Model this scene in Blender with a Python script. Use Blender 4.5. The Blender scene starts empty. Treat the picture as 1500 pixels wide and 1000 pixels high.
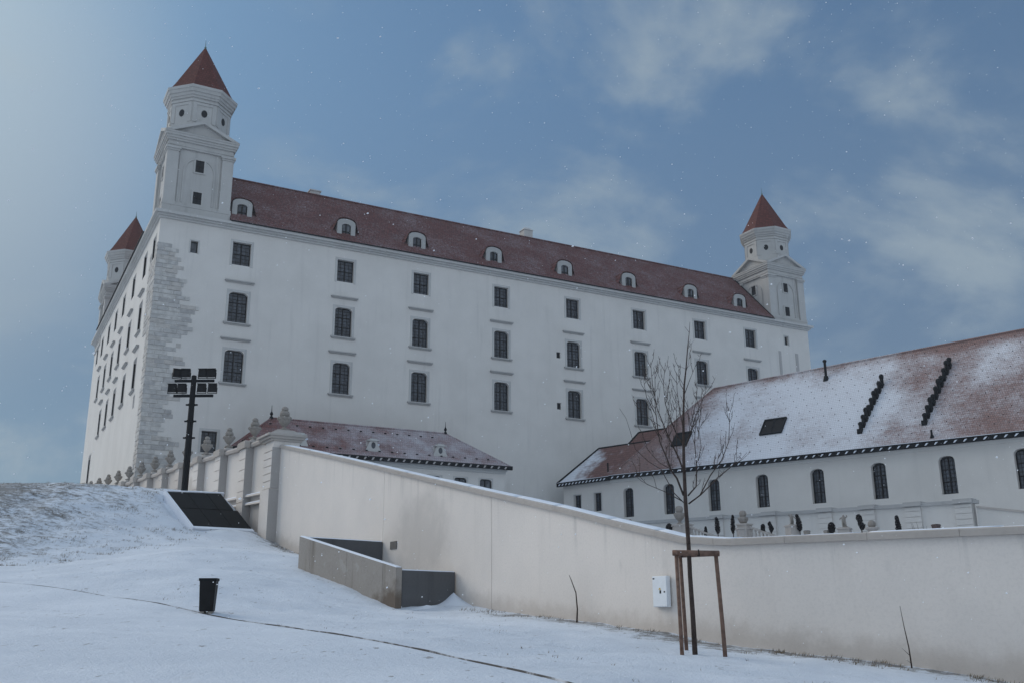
import bpy, bmesh, math, random
import numpy as np
from mathutils import Vector, Matrix, noise

# ------------------------------------------------------------------ camera, sky, sun, exposure
scn = bpy.context.scene
COL = scn.collection
cam_d = bpy.data.cameras.new('camera'); cam = bpy.data.objects.new('camera', cam_d); COL.objects.link(cam)
scn.camera = cam
cam_d.sensor_fit = 'HORIZONTAL'; cam_d.sensor_width = 36.0; cam_d.lens = 36.0*1417/1500
cam_d.clip_start = 0.1; cam_d.clip_end = 9000
PIT, ROL = 0.27193, 0.00587
_c, _s, _cp, _sp = math.cos(ROL), math.sin(ROL), math.cos(PIT), math.sin(PIT)
right, upv, fwd = (_c, _s*_sp, -_s*_cp), (_s, -_c*_sp, _c*_cp), (0, _cp, _sp)
cam.matrix_world = Matrix(((right[0], upv[0], -fwd[0], 0), (right[1], upv[1], -fwd[1], 0), (right[2], upv[2], -fwd[2], 1.6), (0, 0, 0, 1)))

SUN = Vector((-0.87, 0.50, 0.62)).normalized()
el = math.asin(SUN.z); az = math.atan2(SUN.x, SUN.y)
sd = bpy.data.lights.new('sun', 'SUN'); sd.energy = 1.0; sd.angle = math.radians(38); sd.color = (1.0, 0.87, 0.74)
so = bpy.data.objects.new('sun', sd); COL.objects.link(so); so.rotation_mode = 'QUATERNION'
so.rotation_quaternion = SUN.to_track_quat('Z', 'Y'); so.location = SUN*200

W = bpy.data.worlds.new('World'); scn.world = W; W.use_nodes = True
wn, wl = W.node_tree.nodes, W.node_tree.links; wn.clear()
def wnode(t, **k):
    n = wn.new(t)
    for a, b in k.items(): setattr(n, a, b)
    return n
wout = wnode('ShaderNodeOutputWorld'); wbg = wnode('ShaderNodeBackground'); wbg.inputs['Strength'].default_value = 0.1
sky = wnode('ShaderNodeTexSky', sky_type='NISHITA', sun_disc=False, sun_elevation=el, sun_rotation=az, altitude=200, air_density=1.0, dust_density=2.2, ozone_density=1.2)
tc = wnode('ShaderNodeTexCoord')
sep = wnode('ShaderNodeSeparateXYZ'); wl.new(tc.outputs['Generated'], sep.inputs[0])
def wmath(op, a, b=None, clamp=False):
    n = wnode('ShaderNodeMath', operation=op); n.use_clamp = clamp
    for i, q in enumerate((a, b)):
        if q is None: continue
        if isinstance(q, (int, float)): n.inputs[i].default_value = q
        else: wl.new(q, n.inputs[i])
    return n.outputs[0]
zden = wmath('ADD', wmath('MAXIMUM', sep.outputs['Z'], 0.0), 0.35)
cmb = wnode('ShaderNodeCombineXYZ')
wl.new(wmath('DIVIDE', sep.outputs['X'], zden), cmb.inputs[0]); wl.new(wmath('DIVIDE', sep.outputs['Y'], zden), cmb.inputs[1])
mp = wnode('ShaderNodeMapping'); wl.new(cmb.outputs[0], mp.inputs[0]); mp.inputs['Location'].default_value = (0.7, 5.1, 0)
n1 = wnode('ShaderNodeTexNoise'); n1.inputs['Scale'].default_value = 2.7; n1.inputs['Detail'].default_value = 8; n1.inputs['Roughness'].default_value = 0.58; n1.inputs['Distortion'].default_value = 0.25
n2 = wnode('ShaderNodeTexNoise'); n2.inputs['Scale'].default_value = 0.9; n2.inputs['Detail'].default_value = 3
wl.new(mp.outputs[0], n1.inputs['Vector']); wl.new(mp.outputs[0], n2.inputs['Vector'])
def wramp(v, a, b, lo=0.0, hi=1.0):
    m = wnode('ShaderNodeMapRange', interpolation_type='SMOOTHSTEP'); wl.new(v, m.inputs[0])
    m.inputs[1].default_value = a; m.inputs[2].default_value = b; m.inputs[3].default_value = lo; m.inputs[4].default_value = hi
    return m.outputs[0]
puff = wmath('MULTIPLY', wramp(n1.outputs['Fac'], 0.46, 0.68), wramp(n2.outputs['Fac'], 0.36, 0.54))
# thin cloud veil everywhere, thickest low in the sky
veil = wramp(sep.outputs['Z'], 0.62, 0.20, 0.36, 0.85)
def wmix(f, a, b):
    m = wnode('ShaderNodeMix', data_type='RGBA')
    for i, q in ((0, f), (6, a), (7, b)):
        if isinstance(q, (int, float)): m.inputs[i].default_value = q
        elif isinstance(q, tuple): m.inputs[i].default_value = (*q, 1)
        else: wl.new(q, m.inputs[i])
    return m.outputs[2]
tint = wnode('ShaderNodeMix', data_type='RGBA', blend_type='MULTIPLY'); tint.inputs[0].default_value = 1.0; wl.new(sky.outputs[0], tint.inputs[6]); tint.inputs[7].default_value = (0.40, 0.64, 0.76, 1)
c1 = wmix(veil, tint.outputs[2], (0.95, 1.38, 2.02))
c2 = wmix(wmath('MULTIPLY', puff, 0.68), c1, (2.35, 2.85, 3.2))
gl = wnode('ShaderNodeVectorMath', operation='DOT_PRODUCT'); wl.new(tc.outputs['Generated'], gl.inputs[0]); gl.inputs[1].default_value = Vector((-0.58, 0.74, 0.44)).normalized()
c2 = wmix(wmath('MULTIPLY', wramp(gl.outputs['Value'], 0.95, 1.0), 0.34), c2, (4.2, 4.2, 3.9))      # thin cloud lit from behind
back = wmath('MULTIPLY', wramp(sep.outputs['Y'], 0.05, -0.45), wramp(sep.outputs['Z'], 0.55, 0.9, 1.0, 0.35))   # brighter overcast added behind the viewer to light the facades
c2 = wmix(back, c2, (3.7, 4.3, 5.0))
c2 = wmix(wramp(sep.outputs['Z'], 0.60, 0.85, 0.0, 0.85), c2, (3.3, 4.4, 5.8))   # pale blue brightness added overhead, out of frame, to lift the snow
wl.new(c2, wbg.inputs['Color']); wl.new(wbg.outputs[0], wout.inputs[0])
vs = scn.view_settings; vs.view_transform = 'Standard'; vs.look = 'None'; vs.exposure = 0.56; vs.gamma = 1.0
scn.cycles.max_bounces = 6; scn.cycles.diffuse_bounces = 3; scn.cycles.use_denoising = True; scn.cycles.volume_bounces = 1

# ------------------------------------------------------------------ helpers
random.seed(7)
PI = math.pi
def tag(o, label=None, cat=None, group=None, kind=None):
    if label: o['label'] = label
    if cat: o['category'] = cat
    if group: o['group'] = group
    if kind: o['kind'] = kind
    return o
def thing(name, loc, label, cat, rz=0.0, group=None):
    o = bpy.data.objects.new(name, None); COL.objects.link(o); o.empty_display_size = 0.3
    o.location = loc; o.rotation_euler = (0, 0, rz)
    return tag(o, label, cat, group)
def copy_tree(o, parent=None):
    c = o.copy(); COL.objects.link(c); c.parent = parent
    for ch in list(o.children): copy_tree(ch, c)
    return c

class MB:
    def __init__(s, T=None): s.v = []; s.f = []; s.m = []; s.T = T; s.mi = 0
    def P(s, p):
        if s.T: p = s.T(*p)
        s.v.append(p); return len(s.v)-1
    def poly(s, pts, mi=None):
        s.f.append([s.P(p) for p in pts]); s.m.append(s.mi if mi is None else mi)
    def idx(s, ids, mi=None): s.f.append(list(ids)); s.m.append(s.mi if mi is None else mi)
    def box(s, x0, x1, y0, y1, z0, z1, mi=None):
        i = [s.P(p) for p in ((x0,y0,z0),(x1,y0,z0),(x1,y1,z0),(x0,y1,z0),(x0,y0,z1),(x1,y0,z1),(x1,y1,z1),(x0,y1,z1))]
        for q in ((0,3,2,1),(4,5,6,7),(0,1,5,4),(1,2,6,5),(2,3,7,6),(3,0,4,7)): s.idx([i[k] for k in q], mi)
    def hexa(s, b, t, mi=None):      # bottom and top loops of equal length
        n = len(b); B = [s.P(p) for p in b]; T = [s.P(p) for p in t]
        s.idx(B[::-1], mi); s.idx(T, mi)
        for k in range(n): s.idx((B[k], B[(k+1)%n], T[(k+1)%n], T[k]), mi)
    def prism_y(s, pts, y0, y1, mi=None): s.hexa([(x, y0, z) for x, z in pts], [(x, y1, z) for x, z in pts], mi)
    def prism_x(s, pts, x0, x1, mi=None): s.hexa([(x0, y, z) for y, z in pts], [(x1, y, z) for y, z in pts], mi)
    def tube(s, pts, rad, n=6, mi=None):
        pts = [Vector(p) for p in pts]
        if not hasattr(rad, '__len__'): rad = [rad]*len(pts)
        rings = []; ref = None
        for k, p in enumerate(pts):
            d = (pts[min(k+1, len(pts)-1)]-pts[max(k-1, 0)]).normalized()
            if ref is None: ref = d.orthogonal().normalized()
            ref = (ref - d*ref.dot(d)).normalized(); w = d.cross(ref)
            rings.append([s.P(tuple(p+(ref*math.cos(a)+w*math.sin(a))*rad[k])) for a in [2*PI*j/n for j in range(n)]])
        for a, b in zip(rings, rings[1:]):
            for j in range(n): s.idx((a[j], a[(j+1)%n], b[(j+1)%n], b[j]), mi)
        s.idx(rings[0][::-1], mi); s.idx(rings[-1], mi)
    def lathe(s, prof, cx=0, cy=0, n=12, mi=None, rot=0.0):
        rings = [[s.P((cx+r*math.cos(2*PI*j/n+rot), cy+r*math.sin(2*PI*j/n+rot), z)) for j in range(n)] for r, z in prof]
        for a, b in zip(rings, rings[1:]):
            for j in range(n): s.idx((a[j], a[(j+1)%n], b[(j+1)%n], b[j]), mi)
        s.idx(rings[0][::-1], mi); s.idx(rings[-1], mi)
    def build(s, name, mats, parent=None, smooth=False, bevel=0.0, recalc=True):
        me = bpy.data.meshes.new(name); me.from_pydata(s.v, [], s.f)
        if not isinstance(mats, (list, tuple)): mats = [mats]
        for m in mats: me.materials.append(m)
        me.polygons.foreach_set('material_index', s.m)
        if recalc:
            bm = bmesh.new(); bm.from_mesh(me); bmesh.ops.recalc_face_normals(bm, faces=bm.faces); bm.to_mesh(me); bm.free()
        if smooth: me.polygons.foreach_set('use_smooth', [True]*len(me.polygons))
        o = bpy.data.objects.new(name, me); COL.objects.link(o)
        if parent: o.parent = parent
        if bevel:
            b = o.modifiers.new('bevel', 'BEVEL'); b.width = bevel; b.segments = 2; b.limit_method = 'ANGLE'; b.angle_limit = 0.7
        return o

# ------------------------------------------------------------------ materials
class M:
    def __init__(s, name, rough=0.8, spec=0.3):
        s.m = bpy.data.materials.new(name); s.m.use_nodes = True; s.n = s.m.node_tree.nodes; s.l = s.m.node_tree.links
        s.b = s.n['Principled BSDF']; s.b.inputs['Roughness'].default_value = rough; s.b.inputs['Specular IOR Level'].default_value = spec
        s.tc = s.n.new('ShaderNodeTexCoord')
    def node(s, t, **k):
        n = s.n.new(t)
        for a, b in k.items(): setattr(n, a, b)
        return n
    def put(s, inp, q):
        if isinstance(q, (int, float)): inp.default_value = q
        elif isinstance(q, tuple): inp.default_value = (*q, 1) if len(q) == 3 and inp.type == 'RGBA' else q
        else: s.l.new(q, inp)
    def coord(s, scale=(1, 1, 1), loc=(0, 0, 0), rot=(0, 0, 0), src='Object'):
        m = s.node('ShaderNodeMapping'); s.l.new(s.tc.outputs[src], m.inputs[0])
        m.inputs['Scale'].default_value = scale; m.inputs['Location'].default_value = loc; m.inputs['Rotation'].default_value = rot
        return m.outputs[0]
    def noise(s, scale, detail=4, rough=0.55, vec=None, dist=0.0):
        n = s.node('ShaderNodeTexNoise'); n.inputs['Scale'].default_value = scale; n.inputs['Detail'].default_value = detail
        n.inputs['Roughness'].default_value = rough; n.inputs['Distortion'].default_value = dist
        s.l.new(vec if vec is not None else s.coord(), n.inputs['Vector']); return n.outputs['Fac']
    def rng(s, v, a, b, lo=0.0, hi=1.0):
        m = s.node('ShaderNodeMapRange', interpolation_type='SMOOTHSTEP'); s.put(m.inputs[0], v)
        for i, q in zip((1, 2, 3, 4), (a, b, lo, hi)): m.inputs[i].default_value = q
        return m.outputs[0]
    def math(s, op, a, b=0.0):
        n = s.node('ShaderNodeMath', operation=op); s.put(n.inputs[0], a); s.put(n.inputs[1], b); return n.outputs[0]
    def mix(s, f, a, b, mode='MIX'):
        m = s.node('ShaderNodeMix', data_type='RGBA', blend_type=mode)
        for i, q in ((0, f), (6, a), (7, b)): s.put(m.inputs[i], q)
        return m.outputs[2]
    def xyz(s, vec=None):
        n = s.node('ShaderNodeSeparateXYZ'); s.l.new(vec if vec is not None else s.tc.outputs['Object'], n.inputs[0]); return n.outputs
    def bump(s, h, strength=0.3, dist=0.02):
        n = s.node('ShaderNodeBump'); n.inputs['Strength'].default_value = strength; n.inputs['Distance'].default_value = dist
        s.put(n.inputs['Height'], h); s.l.new(n.outputs[0], s.b.inputs['Normal'])
    def color(s, q): s.put(s.b.inputs['Base Color'], q); return s

def plaster(name, base, dark, fine=14, big=0.25, streak=0.25, bump=0.25):
    m = M(name, 0.9, 0.15)
    a = m.noise(big, 5, 0.6); b = m.noise(fine, 4)
    st = m.noise(1.0, 4, 0.6, m.coord((1.4, 1.4, 0.09)))
    c = m.mix(m.rng(a, 0.33, 0.70), base, tuple(x*0.92 for x in base))
    pt = m.noise(big*3.5, 3, 0.5, m.coord((1, 1, 0.6), (5, 3, 1)), 0.6); c = m.mix(m.rng(pt, 0.58, 0.66, 0, 0.08), c, tuple(x*0.80 for x in base))
    c = m.mix(m.math('MULTIPLY', m.rng(st, 0.52, 0.80), streak), c, dark)
    c = m.mix(m.math('MULTIPLY', m.rng(b, 0.40, 0.75), 0.18), c, dark)
    m.color(c); m.bump(m.noise(fine*2.5, 3), bump, 0.01); return m
castle_plaster = plaster('castle plaster', (0.665, 0.635, 0.595), (0.43, 0.41, 0.39), streak=0.36)
tower_plaster = plaster('tower stone plaster', (0.47, 0.46, 0.44), (0.25, 0.245, 0.24), streak=0.45, big=0.5)
hall_plaster = plaster('hall plaster', (0.65, 0.62, 0.58), (0.45, 0.43, 0.41), streak=0.22)
garden_plaster = plaster('garden wall plaster', (0.60, 0.575, 0.54), (0.42, 0.40, 0.385), streak=0.25)
trim_stone = plaster('window trim stone', (0.52, 0.51, 0.49), (0.33, 0.325, 0.32), streak=0.4)
hood_stone = plaster('hood stone', (0.42, 0.41, 0.395), (0.26, 0.255, 0.25), streak=0.4)
urn_stone = plaster('weathered urn sandstone', (0.30, 0.27, 0.24), (0.10, 0.09, 0.08), fine=9, big=2.5, streak=0.5, bump=0.6)
coping_stone = plaster('coping sandstone', (0.44, 0.40, 0.365), (0.27, 0.235, 0.21), fine=8, big=0.9, streak=0.2)
grey_render_and_shade = plaster('grey render and painted shade', (0.42, 0.40, 0.385), (0.26, 0.24, 0.23), streak=0.4)  # plain grey render, also paints the shaded sides of pilasters and pier

# the near boundary wall: warm cream render, damp marks near its foot and a grey stain above the light well
def wall_mat():
    m = M('cream boundary render', 0.92, 0.12)
    a = m.noise(0.35, 5, 0.6); b = m.noise(16, 4); st = m.noise(1, 4, 0.6, m.coord((1.2, 1.2, 0.12)))
    c = m.mix(m.rng(a, 0.3, 0.75), (0.75, 0.69, 0.635), (0.68, 0.63, 0.585))
    c = m.mix(m.math('MULTIPLY', m.rng(st, 0.55, 0.85), 0.25), c, (0.40, 0.36, 0.33))
    c = m.mix(m.math('MULTIPLY', m.rng(b, 0.42, 0.75), 0.14), c, (0.38, 0.35, 0.33))
    x = m.xyz()
    blot = m.noise(1.1, 4, 0.6)
    gx = m.math('DIVIDE', m.math('ABSOLUTE', m.math('ADD', x[0], -15.2)), 2.6)
    gz = m.math('DIVIDE', m.math('ABSOLUTE', m.math('ADD', x[2], -4.3)), 2.0)
    g = m.math('ADD', m.math('MULTIPLY', gx, gx), m.math('MULTIPLY', gz, gz))
    stain = m.math('MULTIPLY', m.rng(m.math('ADD', g, m.math('MULTIPLY', m.math('ADD', blot, -0.5), 1.6)), 1.1, 0.1), 0.34)
    c = m.mix(stain, c, (0.33, 0.315, 0.30))
    spots = m.rng(m.noise(0.75, 2, 0.5, m.coord((1.5, 1.5, 0.6), (4, 1, 2))), 0.70, 0.76, 0, 0.30)
    c = m.mix(spots, c, (0.36, 0.34, 0.32))
    sp_ = m.math('MAXIMUM', x[0], 0.0); sn_ = m.math('MINIMUM', x[0], 0.0)
    gline = m.math('ADD', m.math('ADD', 0.87, m.math('MULTIPLY', sp_, 0.0506)), m.math('ADD', m.math('MULTIPLY', m.math('MULTIPLY', sp_, sp_), 0.00257), m.math('MULTIPLY', sn_, 0.09)))
    hg = m.math('SUBTRACT', x[2], gline); n3 = m.noise(2.2, 5, 0.7)
    splash = m.rng(m.math('SUBTRACT', hg, m.math('MULTIPLY', n3, 0.9)), 0.25, -0.35, 0.0, 0.45)
    c = m.mix(splash, c, (0.40, 0.34, 0.29))
    tline = m.math('ADD', m.math('ADD', 3.27, m.math('MULTIPLY', sp_, 0.217)), m.math('MULTIPLY', sn_, 0.012))
    dn = m.math('SUBTRACT', tline, x[2]); drip = m.noise(1.0, 4, 0.65, m.coord((3.0, 3.0, 0.10), (7, 0, 0)))
    dr_ = m.math('MULTIPLY', m.rng(drip, 0.54, 0.74, 0.0, 0.38), m.rng(dn, 1.6, 0.1))
    c = m.mix(dr_, c, (0.36, 0.34, 0.32))
    m.color(c); m.bump(m.math('ADD', m.noise(45, 3), m.math('MULTIPLY', m.noise(2.0, 4), 1.5)), 0.35, 0.010); return m
cream_wall = wall_mat()

def plain(name, col, rough=0.6, spec=0.3, metal=0.0, var=0.25, scale=6, bump=0.0):
    m = M(name, rough, spec); m.b.inputs['Metallic'].default_value = metal
    n = m.noise(scale, 4)
    m.color(m.mix(m.rng(n, 0.3, 0.75), col, tuple(c*(1-var) for c in col)))
    if bump: m.bump(m.noise(scale*5, 3), bump, 0.01)
    return m
dark_metal = plain('dark painted metal', (0.010, 0.011, 0.013), 0.65, 0.15)
black_plastic = plain('black plastic', (0.008, 0.008, 0.009), 0.55, 0.2)
frame_wood = plain('dark window frame', (0.014, 0.012, 0.012), 0.7, 0.15)
vent_dark = plain('dark vent hole', (0.016, 0.017, 0.020), 0.8)
concrete = plaster('board marked concrete', (0.34, 0.31, 0.28), (0.14, 0.115, 0.09), fine=10, big=1.2, streak=0.75, bump=0.4)
def _stain():
    m = plaster('stained parapet concrete', (0.34, 0.31, 0.28), (0.14, 0.115, 0.09), fine=10, big=1.2, streak=0.75, bump=0.4)
    x = m.xyz(); n = m.noise(1.8, 5, 0.7)
    g = m.math('ADD', m.math('ADD', m.math('MULTIPLY', x[0], 0.16), m.math('MULTIPLY', x[2], -0.55)), m.math('MULTIPLY', n, 0.9))
    old = m.b.inputs['Base Color'].links[0].from_socket
    c = m.mix(m.rng(g, 0.95, 1.35, 0, 0.75), old, (0.10, 0.068, 0.045))
    pale = m.rng(m.noise(0.9, 3, 0.5, m.coord((1, 1, 1.3), (3, 0, 2))), 0.62, 0.68, 0, 0.4)
    m.color(m.mix(pale, c, (0.42, 0.40, 0.38))); return m
parapet_concrete = _stain()
granite = plaster('dark wet slab', (0.115, 0.116, 0.12), (0.045, 0.045, 0.047), fine=18, big=1.5, streak=0.5, bump=0.2)
cover_panel = plain('black cover panel', (0.008, 0.009, 0.010), 0.7, 0.12, var=0.4, scale=2)
stake_wood = plain('peeled stake wood', (0.20, 0.125, 0.095), 0.8, 0.2, var=0.45, scale=9, bump=0.4)
bark = plain('young tree bark', (0.075, 0.055, 0.048), 0.9, 0.15, var=0.5, scale=14, bump=0.5)
cabinet_white = plain('white cabinet plastic', (0.74, 0.77, 0.80), 0.45, 0.4, var=0.06)
sticker_yellow = plain('yellow sticker', (0.55, 0.40, 0.12), 0.6)
topiary_mat = plain('dark evergreen foliage', (0.030, 0.026, 0.026), 0.9, 0.1, var=0.5, scale=8)
copper = plain('weathered copper', (0.10, 0.16, 0.13), 0.6)
terracotta_pot = plain('brown pot', (0.10, 0.07, 0.065), 0.8)
quoin_mats = [plain('quoin stone %s' % w, c, 0.92, 0.1, var=0.28, scale=2.2, bump=0.5) for w, c in
              (('pale', (0.56, 0.54, 0.51)), ('grey', (0.50, 0.485, 0.465)), ('buff', (0.52, 0.49, 0.455)), ('dark', (0.45, 0.435, 0.42)))]
def glass_mat(name='window glass', dust=0.5):
    m = M(name, 0.12, 0.5)
    n = m.noise(2.2, 3); f = m.noise(22, 2)
    oi = m.node('ShaderNodeObjectInfo')
    c = m.mix(m.rng(n, 0.35, 0.7), (0.020, 0.025, 0.034), (0.060, 0.070, 0.088))
    c = m.mix(m.math('MULTIPLY', m.rng(oi.outputs['Random'], 0.55, 1.0), m.rng(m.noise(0.7, 2), 0.45, 0.55, 0.1, 0.55)), c, (0.15, 0.165, 0.18))
    m.color(c); m.b.inputs['Roughness'].default_value = 0.22
    m.bump(m.noise(1.8, 2), 0.08, 0.05); return m
glass = glass_mat()

def snow_mat(name, patch=0.0):
    m = M(name, 0.75, 0.25)
    a = m.noise(0.5, 5, 0.6); b = m.noise(7, 4); fine = m.noise(60, 3)
    c = m.mix(m.rng(a, 0.3, 0.7), (0.72, 0.76, 0.82), (0.65, 0.69, 0.76))
    m.color(c)
    m.bump(m.math('ADD', m.math('MULTIPLY', b, 0.7), m.math('MULTIPLY', fine, 0.3)), 0.5, 0.03)
    return m
snow = snow_mat('snow')

def tile_roof(name, tile, snowcol=(0.72, 0.75, 0.80), snow_fn=None, ux=3.0, uz=2.2, rim=None):
    """tiles laid in courses along local x; snow_fn(m, xyz) gives the share of wind-blown snow"""
    m = M(name, 0.85, 0.2)
    x = m.xyz()
    cmbn = m.node('ShaderNodeCombineXYZ'); m.put(cmbn.inputs[0], x[0]); m.put(cmbn.inputs[1], x[2]); 
    br = m.node('ShaderNodeTexBrick'); m.l.new(cmbn.outputs[0], br.inputs['Vector'])
    br.inputs['Scale'].default_value = 1.0; br.inputs['Brick Width'].default_value = 1/ux; br.inputs['Row Height'].default_value = 1/uz
    br.inputs['Mortar Size'].default_value = 0.022; br.inputs['Mortar Smooth'].default_value = 0.3
    br.inputs['Color1'].default_value = (*tile, 1); br.inputs['Color2'].default_value = (*[c*0.62 for c in tile], 1)
    br.inputs['Mortar'].default_value = (*[c*0.3 for c in tile], 1)
    big = m.noise(0.35, 4)
    c = m.mix(m.rng(big, 0.3, 0.75, 0, 0.6), br.outputs['Color'], tuple(q*0.7 for q in tile))
    if snow_fn:
        sm = snow_fn(m, x)
        sm = m.math('MULTIPLY', sm, m.math('SUBTRACT', 1.0, m.math('MULTIPLY', br.outputs['Fac'], 0.22)))
        c = m.mix(sm, c, snowcol)
    m.color(c); m.bump(m.math('SUBTRACT', 1.0, br.outputs['Fac']), 0.6, 0.04)
    return m
def light_dust(m, x):
    n = m.noise(0.30, 5, 0.65); f = m.noise(5, 4, 0.7, m.coord((1, 1, 0.5)))
    v = m.math('ADD', m.math('MULTIPLY', n, 0.45), m.math('MULTIPLY', f, 0.75))
    return m.rng(v, 0.52, 0.98, 0.02, 0.34)
castle_roof_mat = tile_roof('castle roof tiles', (0.150, 0.050, 0.041), snow_fn=light_dust, ux=3.4, uz=3.0)
tower_roof_mat = tile_roof('tower roof tiles', (0.145, 0.046, 0.036), ux=3.4, uz=3.0)
def gate_dust(m, x):
    n = m.noise(0.5, 5, 0.6); f = m.noise(1, 4, 0.7, m.coord((9, 9, 1.2)))
    g = m.rng(x[0], -2.0, 20.0, 0.0, 0.22)
    v = m.math('ADD', m.math('ADD', m.math('MULTIPLY', n, 0.6), m.math('MULTIPLY', f, 0.5)), g)
    return m.rng(v, 0.48, 0.98, 0.04, 0.60)
gate_roof_mat = tile_roof('gatehouse roof tiles', (0.20, 0.062, 0.046), snow_fn=gate_dust, ux=4.2, uz=3.6)
def drifts(m, x):
    # snow lies thick over the middle of the roof, thins out at its ends; drift tongues follow the wind
    n = m.noise(0.16, 5, 0.6, m.coord((1, 1, 0.9), (2.0, 0, 1.0))); f = m.noise(1.5, 5, 0.7, m.coord((0.6, 0.6, 2.2)))
    l = m.rng(x[0], 2.0, 13.0, -0.27, 0.08); r = m.rng(x[0], 26.0, 36.0, 0.0, -0.22)
    g = m.noise(1.0, 4, 0.75, m.coord((7, 7, 2.5)))
    top = m.rng(x[2], 18.4, 19.9, 0.0, -0.20)
    v = m.math('ADD', m.math('ADD', m.math('MULTIPLY', n, 0.9), m.math('MULTIPLY', f, 0.28)), m.math('ADD', m.math('ADD', l, r), m.math('ADD', top, m.math('MULTIPLY', m.math('ADD', g, -0.5), 0.42))))
    return m.rng(v, 0.31, 0.76, 0.10, 0.90)
hall_roof_mat = tile_roof('hall roof tiles', (0.25, 0.115, 0.085), snow_fn=drifts, ux=5.5, uz=5.0)
def half(m, x):
    n = m.noise(0.5, 5, 0.6); f = m.noise(1.5, 5, 0.7, m.coord((0.6, 0.6, 2.2)))
    v = m.math('ADD', m.math('ADD', m.math('MULTIPLY', n, 0.8), m.math('MULTIPLY', f, 0.35)), m.rng(x[0], -6.5, -1.5, 0.30, -0.10))
    return m.rng(v, 0.50, 0.85, 0.05, 0.92)
wing_roof_mat = tile_roof('wing roof tiles', (0.21, 0.088, 0.066), snow_fn=half, ux=4.5, uz=3.6)

# ------------------------------------------------------------------ ground
def wall_side(x, y):
    """distance behind the boundary wall line (positive = castle side)"""
    if y > 24.0 or x < 4.57: return (x-4.57)*0.8490+(y-24.0)*0.5284
    return (x-4.57)*0.6428+(y-24.0)*0.7660
CP = [(0,0,0),(-10,0,.25),(10,0,-.5),(0,-30,-1),(-30,-20,.5),(30,-20,-2),(-6,12,.80),(0,12,.55),(.6,13.5,.69),(-.58,16.5,.8),(-3.58,21,1.14),(-8,26,1.58),
 (-11.73,29,2.08),(-16.5,32,2.6),(-24,36,3.3),(-14,20,1.6),(-20,10,1.5),(3.7,20.8,.75),(6.5,16,.30),(9.78,19.6,.22),(8.27,20.89,.46),(4.57,24,.87),(4.36,24.34,.94),
 (1.87,28.33,1.35),(-1.43,33.63,1.81),(-3.87,33,1.73),(-5.2,39.7,3.1),(-8.3,38.3,3.25),(-12.26,51.03,5.08),(-14.82,55.16,6.05),(-9.28,30,2.33),(-7.97,33,2.63),(-12.5,40,4.15),
 (-13.87,52,5.80),(-16.17,49.5,5.74),(-18.71,52.5,7.80),(-16.34,55,7.95),(-25.4,48,7.6),(-22.2,50,7.87),(-19.16,37,3.31),(-18,40,3.64),(-17.2,45,4.86),(-18.3,54.3,8.1),
 (-30,44,7.4),(-36,42,7.4),(-28,56,8.2),(-22,60,8.4),(-36,60,8.2),(-32,70,8.6),(-45,80,8.6),(-55,55,7.8),(-40,100,9.0),(-27,38,4.5),(-34,34,4.6),
 (20,30,.9),(20,50,.9),(0,50,2.5),(0,80,4),(30,70,2),(-20,75,6.5),(-10,66,5.5),(14,14,-.1),(30,10,-1)]
_A = np.array(CP, float); _X = _A[:, :2]/30
def _phi(r2): return np.where(r2 > 1e-12, 0.5*r2*np.log(np.maximum(r2, 1e-12)), 0.0)
_n = len(CP); _K = np.zeros((_n+3, _n+3))
_K[:_n, :_n] = _phi(((_X[:, None]-_X[None])**2).sum(-1))+np.eye(_n)*1e-4
_K[:_n, _n] = 1; _K[:_n, _n+1:] = _X; _K[_n, :_n] = 1; _K[_n+1:, :_n] = _X.T
_w = np.linalg.solve(_K, np.concatenate([_A[:, 2], np.zeros(3)]))
def base_z(xs, ys):
    xs = np.atleast_1d(np.asarray(xs, float)); ys = np.atleast_1d(np.asarray(ys, float))
    cx = np.clip(xs, -60, 35); cy = np.clip(ys, -30, 105)
    q = np.stack([cx, cy], 1)/30
    z = _phi(((q[:, None]-_X[None])**2).sum(-1))@_w[:_n]+_w[_n]+q@_w[_n+1:]
    far = np.hypot(xs-cx, ys-cy)
    return z-np.minimum(far*0.12, 45)
EDGE = [(6.5,7.5),(3.2,9.9),(.6,13.5),(-.58,16.5),(-1.9,18.8),(-3.58,21),(-5.7,23.6),(-8,26),(-9.8,27.6),(-11.73,29),(-14,30.6),(-16.5,32),(-20.5,34.3),(-26,37),(-33,40)]
def edge_signed(x, y):
    """signed distance to the path edge, positive on the lawn side"""
    best = 1e9; sg = 1
    for (ax, ay), (bx, by) in zip(EDGE, EDGE[1:]):
        dx, dy = bx-ax, by-ay; t = max(0, min(1, ((x-ax)*dx+(y-ay)*dy)/(dx*dx+dy*dy)))
        ex, ey = x-ax-t*dx, y-ay-t*dy; d = math.hypot(ex, ey)
        if d < best: best = d; sg = 1 if dx*(y-ay)-dy*(x-ax) < 0 else -1
    return best*sg
def mound_mask(x, y):
    a = max(0, min(1, (-14.5-x)/4.0)) ; b = max(0, min(1, (y-35.5-max(0, (x+20))*1.2)/3.0)); c = max(0, min(1, (62-y)/6))
    return a*b*c
_rd = random.Random(31); DENTS = [(-13.4, 33.4, .35), (-12.7, 33.6, .3), (-2.0, 25.5, .35), (-1.4, 25.7, .3)]
for _k in range(13): DENTS.append((-7.2+_k*.42+_rd.uniform(-.08, .08), 27.2+_k*.36+(.16 if _k % 2 else -.16), .17))
for _k in range(9): DENTS.append((2.0-_k*.25+_rd.uniform(-.1, .1), 18.5+_k*.66+(.15 if _k % 2 else -.15), .17))
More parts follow.
